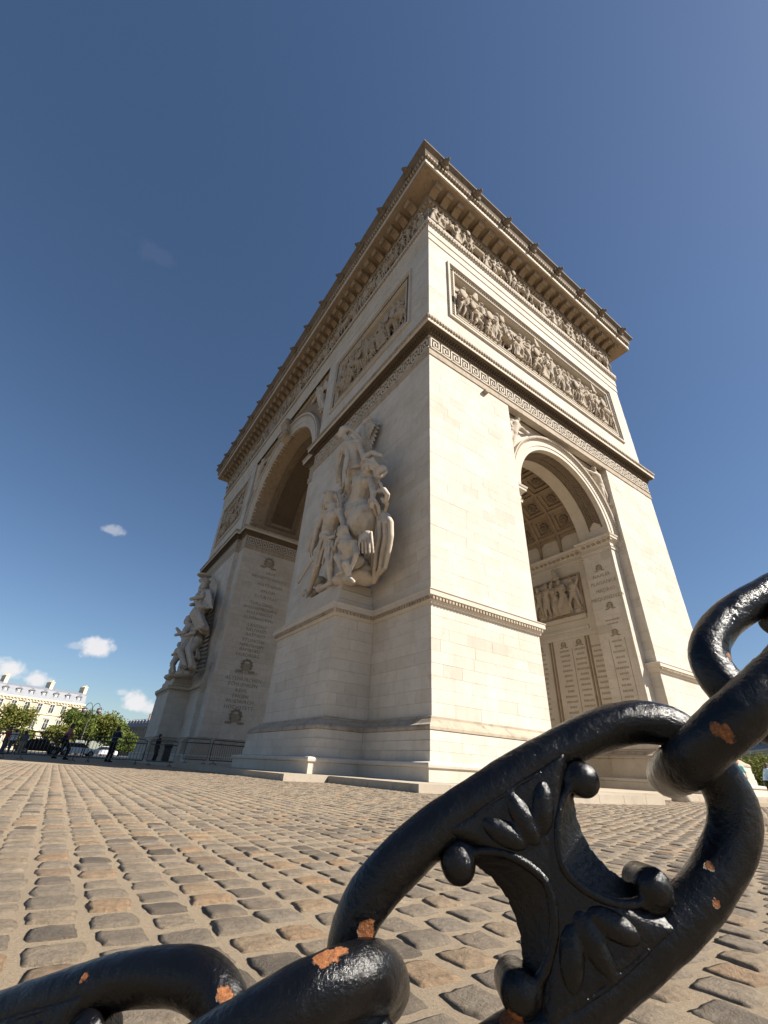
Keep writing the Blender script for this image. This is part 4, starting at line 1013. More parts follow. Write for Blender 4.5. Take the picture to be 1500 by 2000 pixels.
LINKS.append((tuple(c7), tuple(d7), tuple(u7), .1791, .0702, True))
e1 = Vector(LINKS[0][1]); end1 = Vector(LINKS[0][0])-e1*.1791
d0 = Vector((.80,-.55,.16)).normalized(); c0_ = end1+e1*2*RHO-d0*.085; n0 = d0.cross(Vector((0,0,1))).normalized()
LINKS.insert(0, (tuple(c0_), tuple(d0), tuple(n0), .085, .069, False))
def link_curve(L_, w, n=110):
    out = []
    for k in range(n):
        t = 2*math.pi*k/n; c, s_ = math.cos(t), math.sin(t)
        out.append((L_*math.copysign(abs(c)**(2/SUP), c), w*math.copysign(abs(s_)**(2/SUP), s_)))
    # even spacing
    pts = [Vector((*p, 0)) for p in out]; seg = [(pts[(i+1)%n]-pts[i]).length for i in range(n)]; tot = sum(seg); res = []; acc = 0; i = 0
    for k in range(n):
        tgt = tot*k/n
        while acc+seg[i] < tgt: acc += seg[i]; i += 1
        res.append(pts[i].lerp(pts[(i+1)%n], (tgt-acc)/seg[i]))
    return res
def ornament():
    """the cast stud: X of four scrolls with a palmette above and below, alike on both faces"""
    mb = MB()
    # body: wide at mid-plane, narrow ridge on both faces
    nv = 15
    def half(v, f): 
        a = .042+.022*(abs(v)/.045)**2; b = .009+.034*(abs(v)/.05)**1.5
        return a*(1-f)+b*f
    lay = [(-.0195,1.0),(-.013,.62),(0,.0),(.013,.62),(.0195,1.0)]
    vs = []
    for z, f in lay:
        for i in range(nv):
            v = -.066+.132*i/(nv-1); vs.append((-half(v,f), v, z))
        for i in range(nv):
            v = .066-.132*i/(nv-1); vs.append((half(v,f), v, z))
    k = 2*nv; fs = [tuple(range(k-1,-1,-1)), tuple(range(4*k, 5*k))]
    for q in range(4): fs += [(q*k+i, q*k+(i+1)%k, (q+1)*k+(i+1)%k, (q+1)*k+i) for i in range(k)]
    # concave ends caps replaced by triangulated faces
    mb.add(vs, fs)
    body = mb
    out = fuse(body, 'stud', .0022, None, 2)
    sc_ = MB()
    for sx in (-1, 1):
        for sy in (-1, 1):
            c = Vector((sx*.0655, sy*.0415, 0))
            sc_.tube([c+Vector((0,0,-.017)), c+Vector((0,0,-.0155)), c+Vector((0,0,.0155)), c+Vector((0,0,.017))], [.012,.0145,.0145,.012], 18)
            ball(sc_, c+Vector((0,0,.016)), (.0125,.0125,.0065)); ball(sc_, c-Vector((0,0,.016)), (.0125,.0125,.0065))
        for z in (-.018, .018):                                   # raised rims running from scroll to scroll
            pts = []
            for i in range(25):
                v = -.046+.092*i/24; pts.append(Vector((sx*(.009+.034*(abs(v)/.05)**1.5+.012*(abs(v)/.046)**5), v*(1-.06*(abs(v)/.046)**4), z*(1-.25*(abs(v)/.046)**3))))
            for i in range(24): cap(sc_, pts[i], pts[i+1], .0042, .0042, 8)
            for sy in (-1, 1):
                c = Vector((sx*.0655, sy*.0415, z*.72)); 
                for i in range(14):
                    a0, a1 = (i/13)*4.2, ((i+1)/13)*4.2
                    f0 = lambda a: c+Vector((-sx*math.cos(a)*(.0165-.0025*a), sy*math.sin(a)*(.0165-.0025*a), 0))
                    cap(sc_, f0(a0), f0(a1), .0034, .0034, 6)
    scr = fuse(sc_, 'scroll', .0020, None, 2)
    lf = MB()
    for sy in (1,):
        for z in (1,):
            for a, u, v, ru, rv in ((0,0,.043,.0105,.023),(-.66,-.020,.042,.0105,.022),(.66,.020,.042,.0105,.022)):
                ca, sa = math.cos(a), math.sin(a)
                lf.add([Vector((u, sy*v, z*.0165))+Vector((w_.x*ru*ca+w_.y*rv*sa, sy*(-w_.x*ru*sa+w_.y*rv*ca), w_.z*.0085)) for w_ in ICO_V], ICO_F)
            for k in range(14):
                u0_, u1_ = -.034+.068*k/14, -.034+.068*(k+1)/14; g_ = lambda u: Vector((u, sy*(.0655-.6*abs(u)**1.7), z*.0175))
                cap(lf, g_(u0_), g_(u1_), .0028, .0028, 6)
    lev = fuse(lf, 'palmette', .0020, None, 1)
    for me_ in (out, scr, lev): me_.materials.append(M_iron)
    return out, scr, lev
STUD, SCROLL, PALM = ornament()
chain = root('iron_chain', 'heavy black painted iron chain with rust chips hanging close to the camera', 'chain', LINKS[3][0])
link_objs = []
def link_mesh(L_, w, seed):
    pts = link_curve(L_, w); n, sg = len(pts), 30; v = []
    rr = random.Random(seed); ph = [rr.uniform(0,6.28) for _ in range(10)]
    for i, p in enumerate(pts):
        t = (pts[(i+1)%n]-pts[i-1]).normalized(); o = Vector((t.y, -t.x, 0)); s_ = i/n*2*math.pi
        rloc = RHO*(1+.035*math.sin(3*s_+ph[0])+.02*math.sin(7*s_+ph[1]))
        for k in range(sg):
            a = 2*math.pi*k/sg
            lump = 1+.012*math.sin(5*a+9*s_+ph[2])+.012*math.sin(11*s_+3*a+ph[3])+.010*math.sin(23*s_-4*a+ph[4])+.007*math.sin(41*s_+7*a+ph[5])
            v.append(p+(o*math.cos(a)+Vector((0,0,1))*math.sin(a))*rloc*lump)
    f = [(i*sg+k, i*sg+(k+1)%sg, ((i+1)%n)*sg+(k+1)%sg, ((i+1)%n)*sg+k) for i in range(n) for k in range(sg)]
    mb = MB(); mb.add(v, f); return mb.mesh('chain_link', M_iron, True)
for i, (c, a, b, L_, w, orn) in enumerate(LINKS):
    a = Vector(a).normalized(); b = Vector(b); b = (b-a*b.dot(a)).normalized(); nn = a.cross(b)
    m4 = Matrix((a, b, nn)).transposed().to_4x4(); m4.translation = Vector(c)
    lo_ = link('chain_link' if orn else 'chain_ring', link_mesh(L_, w, i), chain, m4); link_objs.append((lo_, m4))
    if orn:
        for nm_, me_, sy_, sz_ in (('stud', STUD, 1, 1), ('scrollwork', SCROLL, 1, 1), ('palmette', PALM, 1, 1), ('palmette', PALM, -1, 1), ('palmette', PALM, 1, -1), ('palmette', PALM, -1, -1)):
            ch = link(nm_, me_, lo_); ch.matrix_parent_inverse = Matrix.Identity(4)
            ch.scale = (1, sy_*w/.0702, sz_)
# rust chips: found where the photograph shows them on the links
bvhs = []
for o_, m4 in link_objs:
    vs = [m4 @ v.co for v in o_.data.vertices]; bvhs.append(BVHTree.FromPolygons(vs, [tuple(p.vertices) for p in o_.data.polygons]))
def hit(px, py):
    best = None; d = ray(px, py).normalized()
    for b in bvhs:
        r_ = b.ray_cast(CAM, d)
        if r_[0] is not None and (best is None or r_[3] < best[1]): best = (r_[0], r_[3])
    return best[0] if best else None
for px, py, rr_ in ((630,1872,.0058),(648,1866,.0052),(665,1856,.0045),(718,1815,.0068),(720,1828,.006),(440,1945,.0062),(166,1908,.0028),(160,1916,.0018),(1412,1430,.0062),(1420,1436,.005),(1402,1424,.005),(900,1985,.012),(1000,1990,.010),
                    (1475,1760,.0045),(1385,1690,.0035),(1425,1283,.004),(1400,1765,.003),(1312,1720,.003)):
    h = hit(px, py)
    if h is not None: CHIPS.append((h, rr_))
N, L, B = IN, IL, IB
dmin = None; wob = math_n(N, L, 'MULTIPLY', math_n(N, L, 'SUBTRACT', IN2, .5), .011)
for h, r_ in CHIPS:
    s_ = N.new('ShaderNodeVectorMath'); s_.operation = 'DISTANCE'; L.new(IP, s_.inputs[0]); s_.inputs[1].default_value = h
    d = math_n(N, L, 'SUBTRACT', s_.outputs['Value'], r_)
    dmin = d if dmin is None else math_n(N, L, 'MINIMUM', dmin, d)
dm = math_n(N, L, 'ADD', dmin, wob)
chip = N.new('ShaderNodeMapRange'); L.new(dm, chip.inputs[0]); chip.inputs[1].default_value = .0006; chip.inputs[2].default_value = -.0006; chip.inputs[3].default_value = 0; chip.inputs[4].default_value = 1
spk = math_n(N, L, 'MULTIPLY', ramp_out(N, L, IN4, .66, .70), ramp_out(N, L, IN2, .60, .66))
fac = math_n(N, L, 'MAXIMUM', chip.outputs[0], math_n(N, L, 'MULTIPLY', spk, .7), True)
tint = math_n(N, L, 'MULTIPLY', ramp_out(N, L, IN4, .52, .72), .25)
paint = mixrgb(N, L, tint, (.003,.0032,.004), (.012,.006,.004))
paint = mixrgb(N, L, math_n(N, L, 'MULTIPLY', ramp_out(N, L, IN1, .55, .75), .3), paint, (.007,.007,.008))
L.new(mixrgb(N, L, fac, paint, RUSTC), B.inputs['Base Color'])
rg = math_n(N, L, 'ADD', math_n(N, L, 'MULTIPLY', fac, .55), math_n(N, L, 'MULTIPLY_ADD' if False else 'MULTIPLY', IN1, .40))
L.new(math_n(N, L, 'ADD', rg, .02, True), B.inputs['Roughness']); B.inputs['Specular IOR Level'].default_value = .38
hgt = math_n(N, L, 'ADD', math_n(N, L, 'ADD', math_n(N, L, 'MULTIPLY', IN2, 1.0), math_n(N, L, 'MULTIPLY', IN1, 1.6)), math_n(N, L, 'MULTIPLY', fac, -.5))
hgt = math_n(N, L, 'ADD', hgt, math_n(N, L, 'MULTIPLY', IN3, .16))
bump(N, L, B, hgt, .6, .0021)
# iron post that carries the upper end of the chain, just outside the picture
pe = Vector(c7)+Vector(d7)*.1791
px_, py_ = pe.x+.10, pe.y-.075
post = root('iron_bollard', 'black iron bollard holding the upper end of the chain', 'bollard', (px_, py_, 0))
def lathe(prof, n=24):
    mb = MB(); v = [(r_*math.cos(2*math.pi*k/n), r_*math.sin(2*math.pi*k/n), z) for r_, z in prof for k in range(n)]
    mb.add(v, [(q*n+k, q*n+(k+1)%n, (q+1)*n+(k+1)%n, (q+1)*n+k) for q in range(len(prof)-1) for k in range(n)]); return mb
M_post = simple('black_iron_paint', (.012,.012,.013), .35, nscale=40)
for nm_, pr_ in (('base', [(0,0),(.14,0),(.14,.06),(.11,.10)]), ('shaft', [(.11,.10),(.085,.16),(.075,.82),(.09,.86)]), ('cap', [(.09,.86),(.11,.90),(.10,.97),(.05,1.03),(0,1.05)])):
    o = lathe(pr_).build(nm_, M_post, post, True); o.location = (px_, py_, 0)
mb = MB(); q = Vector((px_, py_, pe.z)); mb.tube([q+(pe-q)*t for t in (.3,.6,1.0)], .016, 10); mb.build('chain_hook', M_post, post, True)
# ------------------------------------------------------------------ people
def fabric(name, c): return simple(name, c, .85, spec=.2, nscale=14, namt=.35)
M_skin = simple('skin', (.42,.25,.17), .5, nscale=20, namt=.15); M_skin_d = simple('skin_deep', (.14,.075,.05), .5, nscale=20, namt=.15)
M_hair = simple('dark_hair', (.018,.013,.010), .55); M_hair_l = simple('fair_hair', (.36,.20,.08), .6)
FAB = {k: fabric('fabric_'+k, c) for k, c in dict(black=(.015,.015,.017), navy=(.025,.03,.05), pink=(.40,.17,.17), white=(.62,.62,.64), grey=(.16,.16,.17), blue=(.33,.50,.70), red=(.30,.05,.05), teal=(.30,.62,.60), denim=(.06,.075,.11), tan=(.4,.33,.24)).items()}
def person(label, loc, rz, H, pose, top, bottom, skin=None, hair=None, long_hair=False, bag=None, shoes='black', sleeve=.55):
    skin = skin or M_skin; hair = hair or M_hair; s_ = H
    st = {'walk': .16, 'stand': .02, 'lean': .03, 'look': .02}[pose]
    ln = {'walk': -.02, 'stand': 0, 'lean': -.07, 'look': -.02}[pose]
    V = lambda x, y, z: Vector((x*s_, y*s_, z*s_))
    J = dict(pelvis=V(0,0,.53), chest=V(0,ln,.745), neck=V(0,ln*1.3,.845), head=V(0,ln*1.6-.012,.928), sl=V(-.098,ln*1.2,.81), sr=V(.098,ln*1.2,.81),
             kl=V(-.052,-st-.02,.285), fl=V(-.055,-st*.9+(.0),.045), kr=V(.052,st*.35-.02,.285), fr=V(.055,st*1.15,.05+.25*st*.3))
    J['el'] = V(-.135,ln+st*.55,.63); J['hl'] = V(-.13,ln-.05+st*.4,.50); J['er'] = V(.135,ln-st*.5,.63); J['hr'] = V(.12,ln-.08-st*.6,.52)
    if pose == 'look': J['er'] = V(.15,-.1,.70); J['hr'] = V(.06,-.2,.80); J['el'] = V(-.15,-.09,.69); J['hl'] = V(-.03,-.2,.79)
    if pose == 'lean': J['er'] = V(.14,-.14,.66); J['hr'] = V(.11,-.27,.58); J['el'] = V(-.14,-.12,.66); J['hl'] = V(-.1,-.26,.58)
    mb = MB(); human(mb, J, s_, .94, hair=0)
    for sd in (-1,1): ball(mb, J['head']+V(sd*.052,.004,-.002), (.008*s_,.013*s_,.018*s_))
    me = fuse(mb, 'person', .0125*H/1.7, skin, 2)
    m4 = Matrix.Translation(loc) @ Matrix.Rotation(rz, 4, 'Z')
    o = link('person', me, None, m4); tag(o, label, 'person')
    def child(nm_, mb_, mat, vox=.016): c = link(nm_, fuse(mb_, nm_, vox, mat, 2), o); return c
    ax = Vector((1,0,0)); hl, hr = J['pelvis']-ax*.045*s_, J['pelvis']+ax*.045*s_
    mb = MB(); cap(mb, hl, hr, .078*s_); cap(mb, J['pelvis'], J['pelvis']+V(0,0,.05), .08*s_)
    for h, k, f in ((hl,'kl','fl'),(hr,'kr','fr')): cap(mb, h, J[k], .068*s_, .05*s_); cap(mb, J[k], J[f]+V(0,0,.01), .05*s_, .038*s_)
    child('trousers', mb, FAB[bottom])
    mb = MB(); cap(mb, J['sl'], J['sr'], .055*s_); cap(mb, J['chest'], J['pelvis']+V(0,0,.03), .092*s_, .086*s_); cap(mb, J['chest']-ax*.05*s_, J['chest']+ax*.05*s_, .08*s_); cap(mb, hl+V(0,0,.03), hr+V(0,0,.03), .078*s_)
    for a, e in (('sl','el'),('sr','er')): cap(mb, J[a], J[a].lerp(J[e], sleeve*1.6 if sleeve < .6 else 1), .044*s_, .04*s_)
    if sleeve > .6:
        for e, h in (('el','hl'),('er','hr')): cap(mb, J[e], J[e].lerp(J[h], .9), .038*s_, .03*s_)
    child('shirt', mb, FAB[top])
    mb = MB(); hd = J['head']; ball(mb, hd+V(0,.012,.02), (.062*s_,.066*s_,.066*s_)); ball(mb, hd+V(0,.035,-.01), (.056*s_,.04*s_,.06*s_))
    if long_hair:
        for k in range(5): cap(mb, hd+V(-.04+.02*k,.04,0), hd+V(-.05+.025*k,.06,-.14), .03*s_, .022*s_)
    child('hair', mb, hair, .012)
    for f, t in (('fl','tl'),('fr','tr')):
        mb = MB(); cap(mb, J[f]+V(0,.02,-.018), J[f]+V(0,-.085,-.025), .030*s_, .025*s_); child('shoe', mb, FAB[shoes], .012)
    if bag:
        mb = MB(); cap(mb, V(-.16,.03,.60), V(-.16,.06,.50), .07*s_, .08*s_); b_ = child('bag', mb, FAB[bag])
        mb = MB(); mb.tube([V(.09,-.06,.80), V(0,-.10+ln,.72), V(-.12,-.03,.60)], .008, 6); mb.build('bag_strap', FAB[bag], o)
    return o
person('person walking in pink shirt and black trousers with dark shoulder bag behind the barrier', (-8.83,20.92,0), rad(80), 1.76, 'walk', 'pink', 'black', skin=M_skin_d, bag='black', sleeve=.55)
person('person in dark shirt and grey trousers standing and looking through raised hands', (-6.55,20.2,0), rad(125), 1.77, 'look', 'navy', 'black', sleeve=.5)
person('person in black clothes and white shoes standing by the far pier corner', (-3.47,24.19,0), rad(100), 1.72, 'stand', 'black', 'black', shoes='white', sleeve=.8)
person('person in white shirt and light trousers at the left edge behind the barrier', (-11.86,36.9,0), rad(200), 1.72, 'walk', 'white', 'denim', sleeve=.5)
person('person with long dark hair in grey top beside the person in white', (-11.2,37.5,0), rad(170), 1.66, 'stand', 'grey', 'tan', long_hair=True, sleeve=.6)
person('person in dark red top cut off by the left edge of the picture', tuple(at_dist(-1,1474,44)), rad(120), 1.72, 'stand', 'red', 'denim')
person('person with dark hair in light blue shirt and black trousers at the right edge', (19.65,-2.0,0), rad(35), 1.62, 'lean', 'blue', 'black', long_hair=True, sleeve=.8)
person('person with fair hair in pale teal shirt leaning, half hidden by the chain', tuple(at_dist(1459,1560,29)), rad(-60), 1.66, 'lean', 'teal', 'grey', hair=M_hair_l, sleeve=.5)

# ------------------------------------------------------------------ crowd barriers
M_zinc = simple('galvanised_steel', (.11,.115,.12), .5, .6, nscale=8)
BARR_L, BARR_H = 2.4, 1.1
def tubes(paths, r, seg=8):
    mb = MB()
    for p in paths: mb.tube(p, r, seg)
    return mb
hl_ = BARR_L/2-.04; cr = .16
fp = [(-hl_,0,.20)]+[(-hl_,0,BARR_H-cr)]+[(-hl_+cr*(1-math.cos(a)),0,BARR_H-cr+cr*math.sin(a)) for a in (.4,.8,1.2,1.57)]+[(hl_-cr*(1-math.cos(a)),0,BARR_H-cr+cr*math.sin(a)) for a in (1.57,1.2,.8,.4)]+[(hl_,0,BARR_H-cr),(hl_,0,.20)]
frame_me = tubes([fp, [(-hl_,0,.20),(hl_,0,.20)], [(-hl_,0,.92),(hl_,0,.92)]], .022).mesh('barrier_frame', M_zinc, True)
bar_me = tubes([[(0,0,.20),(0,0,.92)]], .010, 6).mesh('bar', M_zinc, True)
foot_me = tubes([[(0,0,.22),(0,0,.06)], [(0,-.28,.012),(0,-.2,.06),(0,.2,.06),(0,.28,.012)]], .018).mesh('foot', M_zinc, True)
def barrier(p, q, label):
    p, q = Vector(p), Vector(q); c = (p+q)/2; d = q-p; rz = math.atan2(d.y, d.x); sx = d.length/BARR_L
    rt = root('crowd_barrier', label, 'barrier', c, 'crowd barriers standing end to end before the arch')
    m4 = Matrix.Translation(c) @ Matrix.Rotation(rz, 4, 'Z') @ Matrix.Diagonal((sx,1,1,1))
    link('frame', frame_me, rt, m4)
    for k in range(17): link('bar', bar_me, rt, m4 @ Matrix.Translation((-hl_+2*hl_*(k+1)/18,0,0)))
    for x in (-hl_+.25, hl_-.25): link('foot', foot_me, rt, m4 @ Matrix.Translation((x,0,0)))
bj = [(-13.2,14.3,0),(-10.75,14.85,0),(-8.15,15.9,0),(-5.55,15.1,0)]
for i, lb in enumerate(('grey steel barrier at the left edge of the picture', 'grey steel barrier in front of the person in the pink shirt', 'grey steel barrier in front of the person with raised hands')):
    barrier(bj[i], bj[i+1], lb)
barrier((-5.45,15.0,0), (-4.3,14.35,0), 'short grey steel barrier section ending at the kerb of the platform')
barrier((-3.95,14.3,PLAT), (-2.92,13.62,PLAT), 'grey steel barrier on the platform in front of the far pier')
barrier((-2.85,13.62,PLAT), (-.55,14.35,PLAT), 'grey steel barrier on the platform running up to the near pier')
mb = MB(); mb.box(-.22,-.16,0,.22,.16,.95); mb.box(-.26,-.2,.95,.26,.2,1.0)
M_bin = simple('dark_plastic', (.02,.025,.025), .6)
bo = mb.build('rubbish_bin', M_bin); bo.location = (-2.75,24.4,PLAT); tag(bo, 'dark bin standing beside the person with white shoes', 'bin')
mb = MB(); mb.box(-.27,-.21,.80,.27,-.195,.9); mb.build('bin_slot', FAB['black'], bo)

# ------------------------------------------------------------------ cars
M_glass = simple('dark_glass', (.015,.018,.02), .08, spec=.8); M_tyre = simple('tyre', (.012,.012,.012), .8); M_rim = simple('rim', (.3,.3,.3), .35, .8)
def car(loc, rz, paint, label):
    rt = root('parked_car' if False else 'car', label, 'car', loc); m4 = Matrix.Translation(loc) @ Matrix.Rotation(rz, 4, 'Z')
    pr_ = [(-2.15,.32),(-2.2,.62),(-2.05,.86),(-1.3,.95),(1.05,.93),(1.95,.78),(2.2,.6),(2.18,.32)]
    mb = MB(); lay = [(-.88,.92),(-.8,1.0),(.8,1.0),(.88,.92)]; n = len(pr_); vs = []
    for y, k in lay: vs += [(x*k, y, .6+(z-.6)*k) for x, z in pr_]
    fs = [tuple(range(n)), tuple(range(4*n-1, 3*n-1, -1))]+[(q*n+i, q*n+(i+1)%n, (q+1)*n+(i+1)%n, (q+1)*n+i) for q in range(3) for i in range(n)]
    mb.add(vs, fs); me_ = mb.mesh('body', paint); sharp(me_, 40); bd_ = link('body', me_, rt, m4)
    cb = [(-1.75,.9),(-1.2,1.38),(.25,1.42),(1.1,.9)]; mb = MB()
    vs = [(x*k, y, z) for y, k in ((-.78,1),(.78,1)) for x, z in cb]; vs = [(x, y*(1 if z < 1 else .8), z) for x, y, z in vs]
    mb.add(vs, [(3,2,1,0),(4,5,6,7)]+[(i,(i+1)%4,4+(i+1)%4,4+i) for i in range(4)]); link('windows', mb.mesh('windows', M_glass), rt, m4)
    mb = MB(); mb.box(-1.2,-.64,1.37,.27,.64,1.45); link('roof', mb.mesh('roof', paint), rt, m4)
    for x in (-1.35, 1.35):
        for y in (-.8, .8):
            mb = MB(); mb.tube([(x,y-.1,.32),(x,y+.1,.32)], .32, 18); w_ = link('wheel', mb.mesh('wheel', M_tyre), rt, m4)
            mb = MB(); mb.tube([(x,y-.11,.32),(x,y+.11,.32)], .19, 12); c_ = link('rim', mb.mesh('rim', M_rim), w_)
    for y in (-.6,.6):
        mb = MB(); mb.box(2.02,y-.2,.58,2.21,y+.2,.72); link('headlight', mb.mesh('headlight', FAB['white']), rt, m4)
        mb = MB(); mb.box(-2.21,y-.18,.62,-2.08,y+.18,.78); link('tail_light', mb.mesh('tail_light', FAB['red']), rt, m4)
P_blk = simple('car_paint_black', (.015,.016,.018), .25, .3); P_wht = simple('car_paint_white', (.7,.7,.7), .3); P_org = simple('car_paint_orange', (.55,.13,.02), .35)
car(tuple(at_dist(70,1475,66,-.05)), rad(10), P_blk, 'black car seen through the barrier below the pale building')
car(tuple(at_dist(148,1477,72,-.05)), rad(5), P_wht, 'white car beneath the large green tree')
car(tuple(at_dist(196,1479,90,-.05)), rad(175), P_wht, 'white car further right behind the person with raised hands')

# ------------------------------------------------------------------ trees
def leaf_mat(name, c1, c2):
    m, N, L, B = new_mat(name); g = N.new('ShaderNodeNewGeometry')
    r = ramp(N, [(0,c1),(.5,tuple((a+b)/2 for a, b in zip(c1,c2))),(1,c2)]); L.new(g.outputs['Random Per Island'], r.inputs[0]); L.new(r.outputs[0], B.inputs['Base Color'])
    B.inputs['Roughness'].default_value = .7; B.inputs['Specular IOR Level'].default_value = .2; B.inputs['Subsurface Weight'].default_value = 0
    tr = N.new('ShaderNodeBsdfTranslucent'); L.new(r.outputs[0], tr.inputs[0]); mx_ = N.new('ShaderNodeMixShader'); mx_.inputs[0].default_value = .3
    L.new(B.outputs[0], mx_.inputs[1]); L.new(tr.outputs[0], mx_.inputs[2]); L.new(mx_.outputs[0], N['Material Output'].inputs[0]); return m
M_leaf = leaf_mat('plane_tree_leaves', (.05,.085,.018), (.15,.175,.035)); M_leaf2 = leaf_mat('lighter_leaves', (.085,.11,.02), (.21,.20,.05)); M_bark = simple('bark', (.09,.07,.05), .9, nscale=5)
def tree(loc, H, R, label, mat, seed, n=5200, base=.28, name='street_tree', leaf=.26):
    rr = np.random.default_rng(seed); pr_ = random.Random(seed); rt = root(name, label, 'tree', loc, 'trees round the square')
    lobes = [(np.array((pr_.uniform(-.55,.55)*R, pr_.uniform(-.55,.55)*R, H*pr_.uniform(base+.12,.86))), R*pr_.uniform(.36,.6)) for _ in range(13)]
    tk = MB(); tk.tube([(0,0,0),(.05,.02,H*.18),(-.03,.05,H*.4),(.02,0,H*.75)], [.28,.22,.17,.06], 10)
    t_o = link('trunk', tk.mesh('trunk', M_bark, True), rt, Matrix.Translation(loc))
    lb = MB()
    for c, r in lobes: lb.tube([(0,0,H*.3), (c[0]*.4,c[1]*.4,H*.3+(c[2]-H*.3)*.5), tuple(c)], [.11,.08,.03], 6)
    link('limbs', lb.mesh('limbs', M_bark, True), t_o)
    bl = t_o
    k = rr.integers(0, len(lobes), n); C = np.array([lobes[i][0] for i in k]); Rr = np.array([lobes[i][1] for i in k])
    d = rr.normal(size=(n,3)); d /= np.linalg.norm(d, axis=1)[:,None]; rad_ = rr.random(n)**.45*(1+.18*rr.normal(size=n).clip(-1,1.6))
    p = C+d*(Rr*rad_)[:,None]*np.array((1,1,.85)); p[:,2] = np.maximum(p[:,2], H*base*rr.uniform(.8,1.2,n))
    a = rr.normal(size=(n,3)); a /= np.linalg.norm(a,axis=1)[:,None]; b = np.cross(a, rr.normal(size=(n,3))); b /= np.linalg.norm(b,axis=1)[:,None]
    sz = leaf*rr.uniform(.5,1.25,n)[:,None]
    v = np.stack([p-a*sz, p-b*sz*.6, p+a*sz, p+b*sz*.6], 1).reshape(-1,3)
    me_ = bpy.data.meshes.new('crown'); me_.from_pydata(v.tolist(), [], [(4*i,4*i+1,4*i+2,4*i+3) for i in range(n)]); me_.update(); me_.materials.append(mat)
    link('crown', me_, rt, Matrix.Translation(loc))
for px, dist, H, R, lb, mt, sd_ in ((136,118,8.3,4.2,'dense green tree standing left under the double street lamp',M_leaf,1),(166,120,8.4,4.6,'broad green tree just below the double street lamp',M_leaf2,2),(198,122,7.6,4.2,'green tree at the right end of the clump beside the arch',M_leaf,3),
        (2,125,8.6,3.6,'loose pale green tree at the left edge before the building',M_leaf2,4),(30,112,3.4,2.2,'low leafy tree between the left edge and the big clump',M_leaf2,5),(104,112,4.6,3.0,'small tree at the left foot of the big clump',M_leaf2,6),(232,130,4.6,3.4,'dark low tree behind the person with raised hands',M_leaf,7),(262,150,4.0,3.0,'dark low tree next to the far pier',M_leaf,8),
        (1462,120,5.8,5.0,'low green tree behind the fair-haired person on the right',M_leaf2,9),(1492,125,6.2,5.5,'low green tree behind the person in light blue',M_leaf2,10),(1530,128,6.2,5.5,'low green tree just past the right edge',M_leaf2,11)):
    p = at_dist(px, 1470 if px < 800 else 1545, dist, -.05); tree(tuple(p), H, R, lb, mt, sd_)

# ------------------------------------------------------------------ double street lamp
M_lampiron = simple('lamp_iron', (.05,.035,.035), .5, .3); M_lampglass = simple('lamp_glass', (.20,.15,.15), .2)
lp = at_dist(150, 1467, 94, -.05); lr = root('street_lamp', 'tall double-armed street lamp rising above the green tree', 'street lamp', tuple(lp))
T4 = Matrix.Translation(lp) @ Matrix.Rotation(-yaw+.0, 4, 'Z')
mb = MB(); mb.tube([(0,0,0),(0,0,.8),(0,0,.9),(0,0,6.7)], [.16,.14,.09,.06], 12); link('pole', mb.mesh('pole', M_lampiron, True), lr, T4)
for s_ in (-1,1):
    mb = MB(); mb.tube([(0,0,6.5)]+[(s_*(.65-.65*math.cos(a)),0,6.6+1.15*math.sin(a)) for a in np.linspace(.2,2.75,10)], .045, 8); a_ = link('arm', mb.mesh('arm', M_lampiron, True), lr, T4)
    mb = MB(); ball(mb, (s_*1.25,0,6.55), (.42,.42,.40)); link('globe', mb.mesh('globe', M_lampglass, True), a_)
    mb = MB(); ball(mb, (s_*1.25,0,6.85), (.40,.40,.16)); link('hood', mb.mesh('hood', M_lampiron, True), a_)

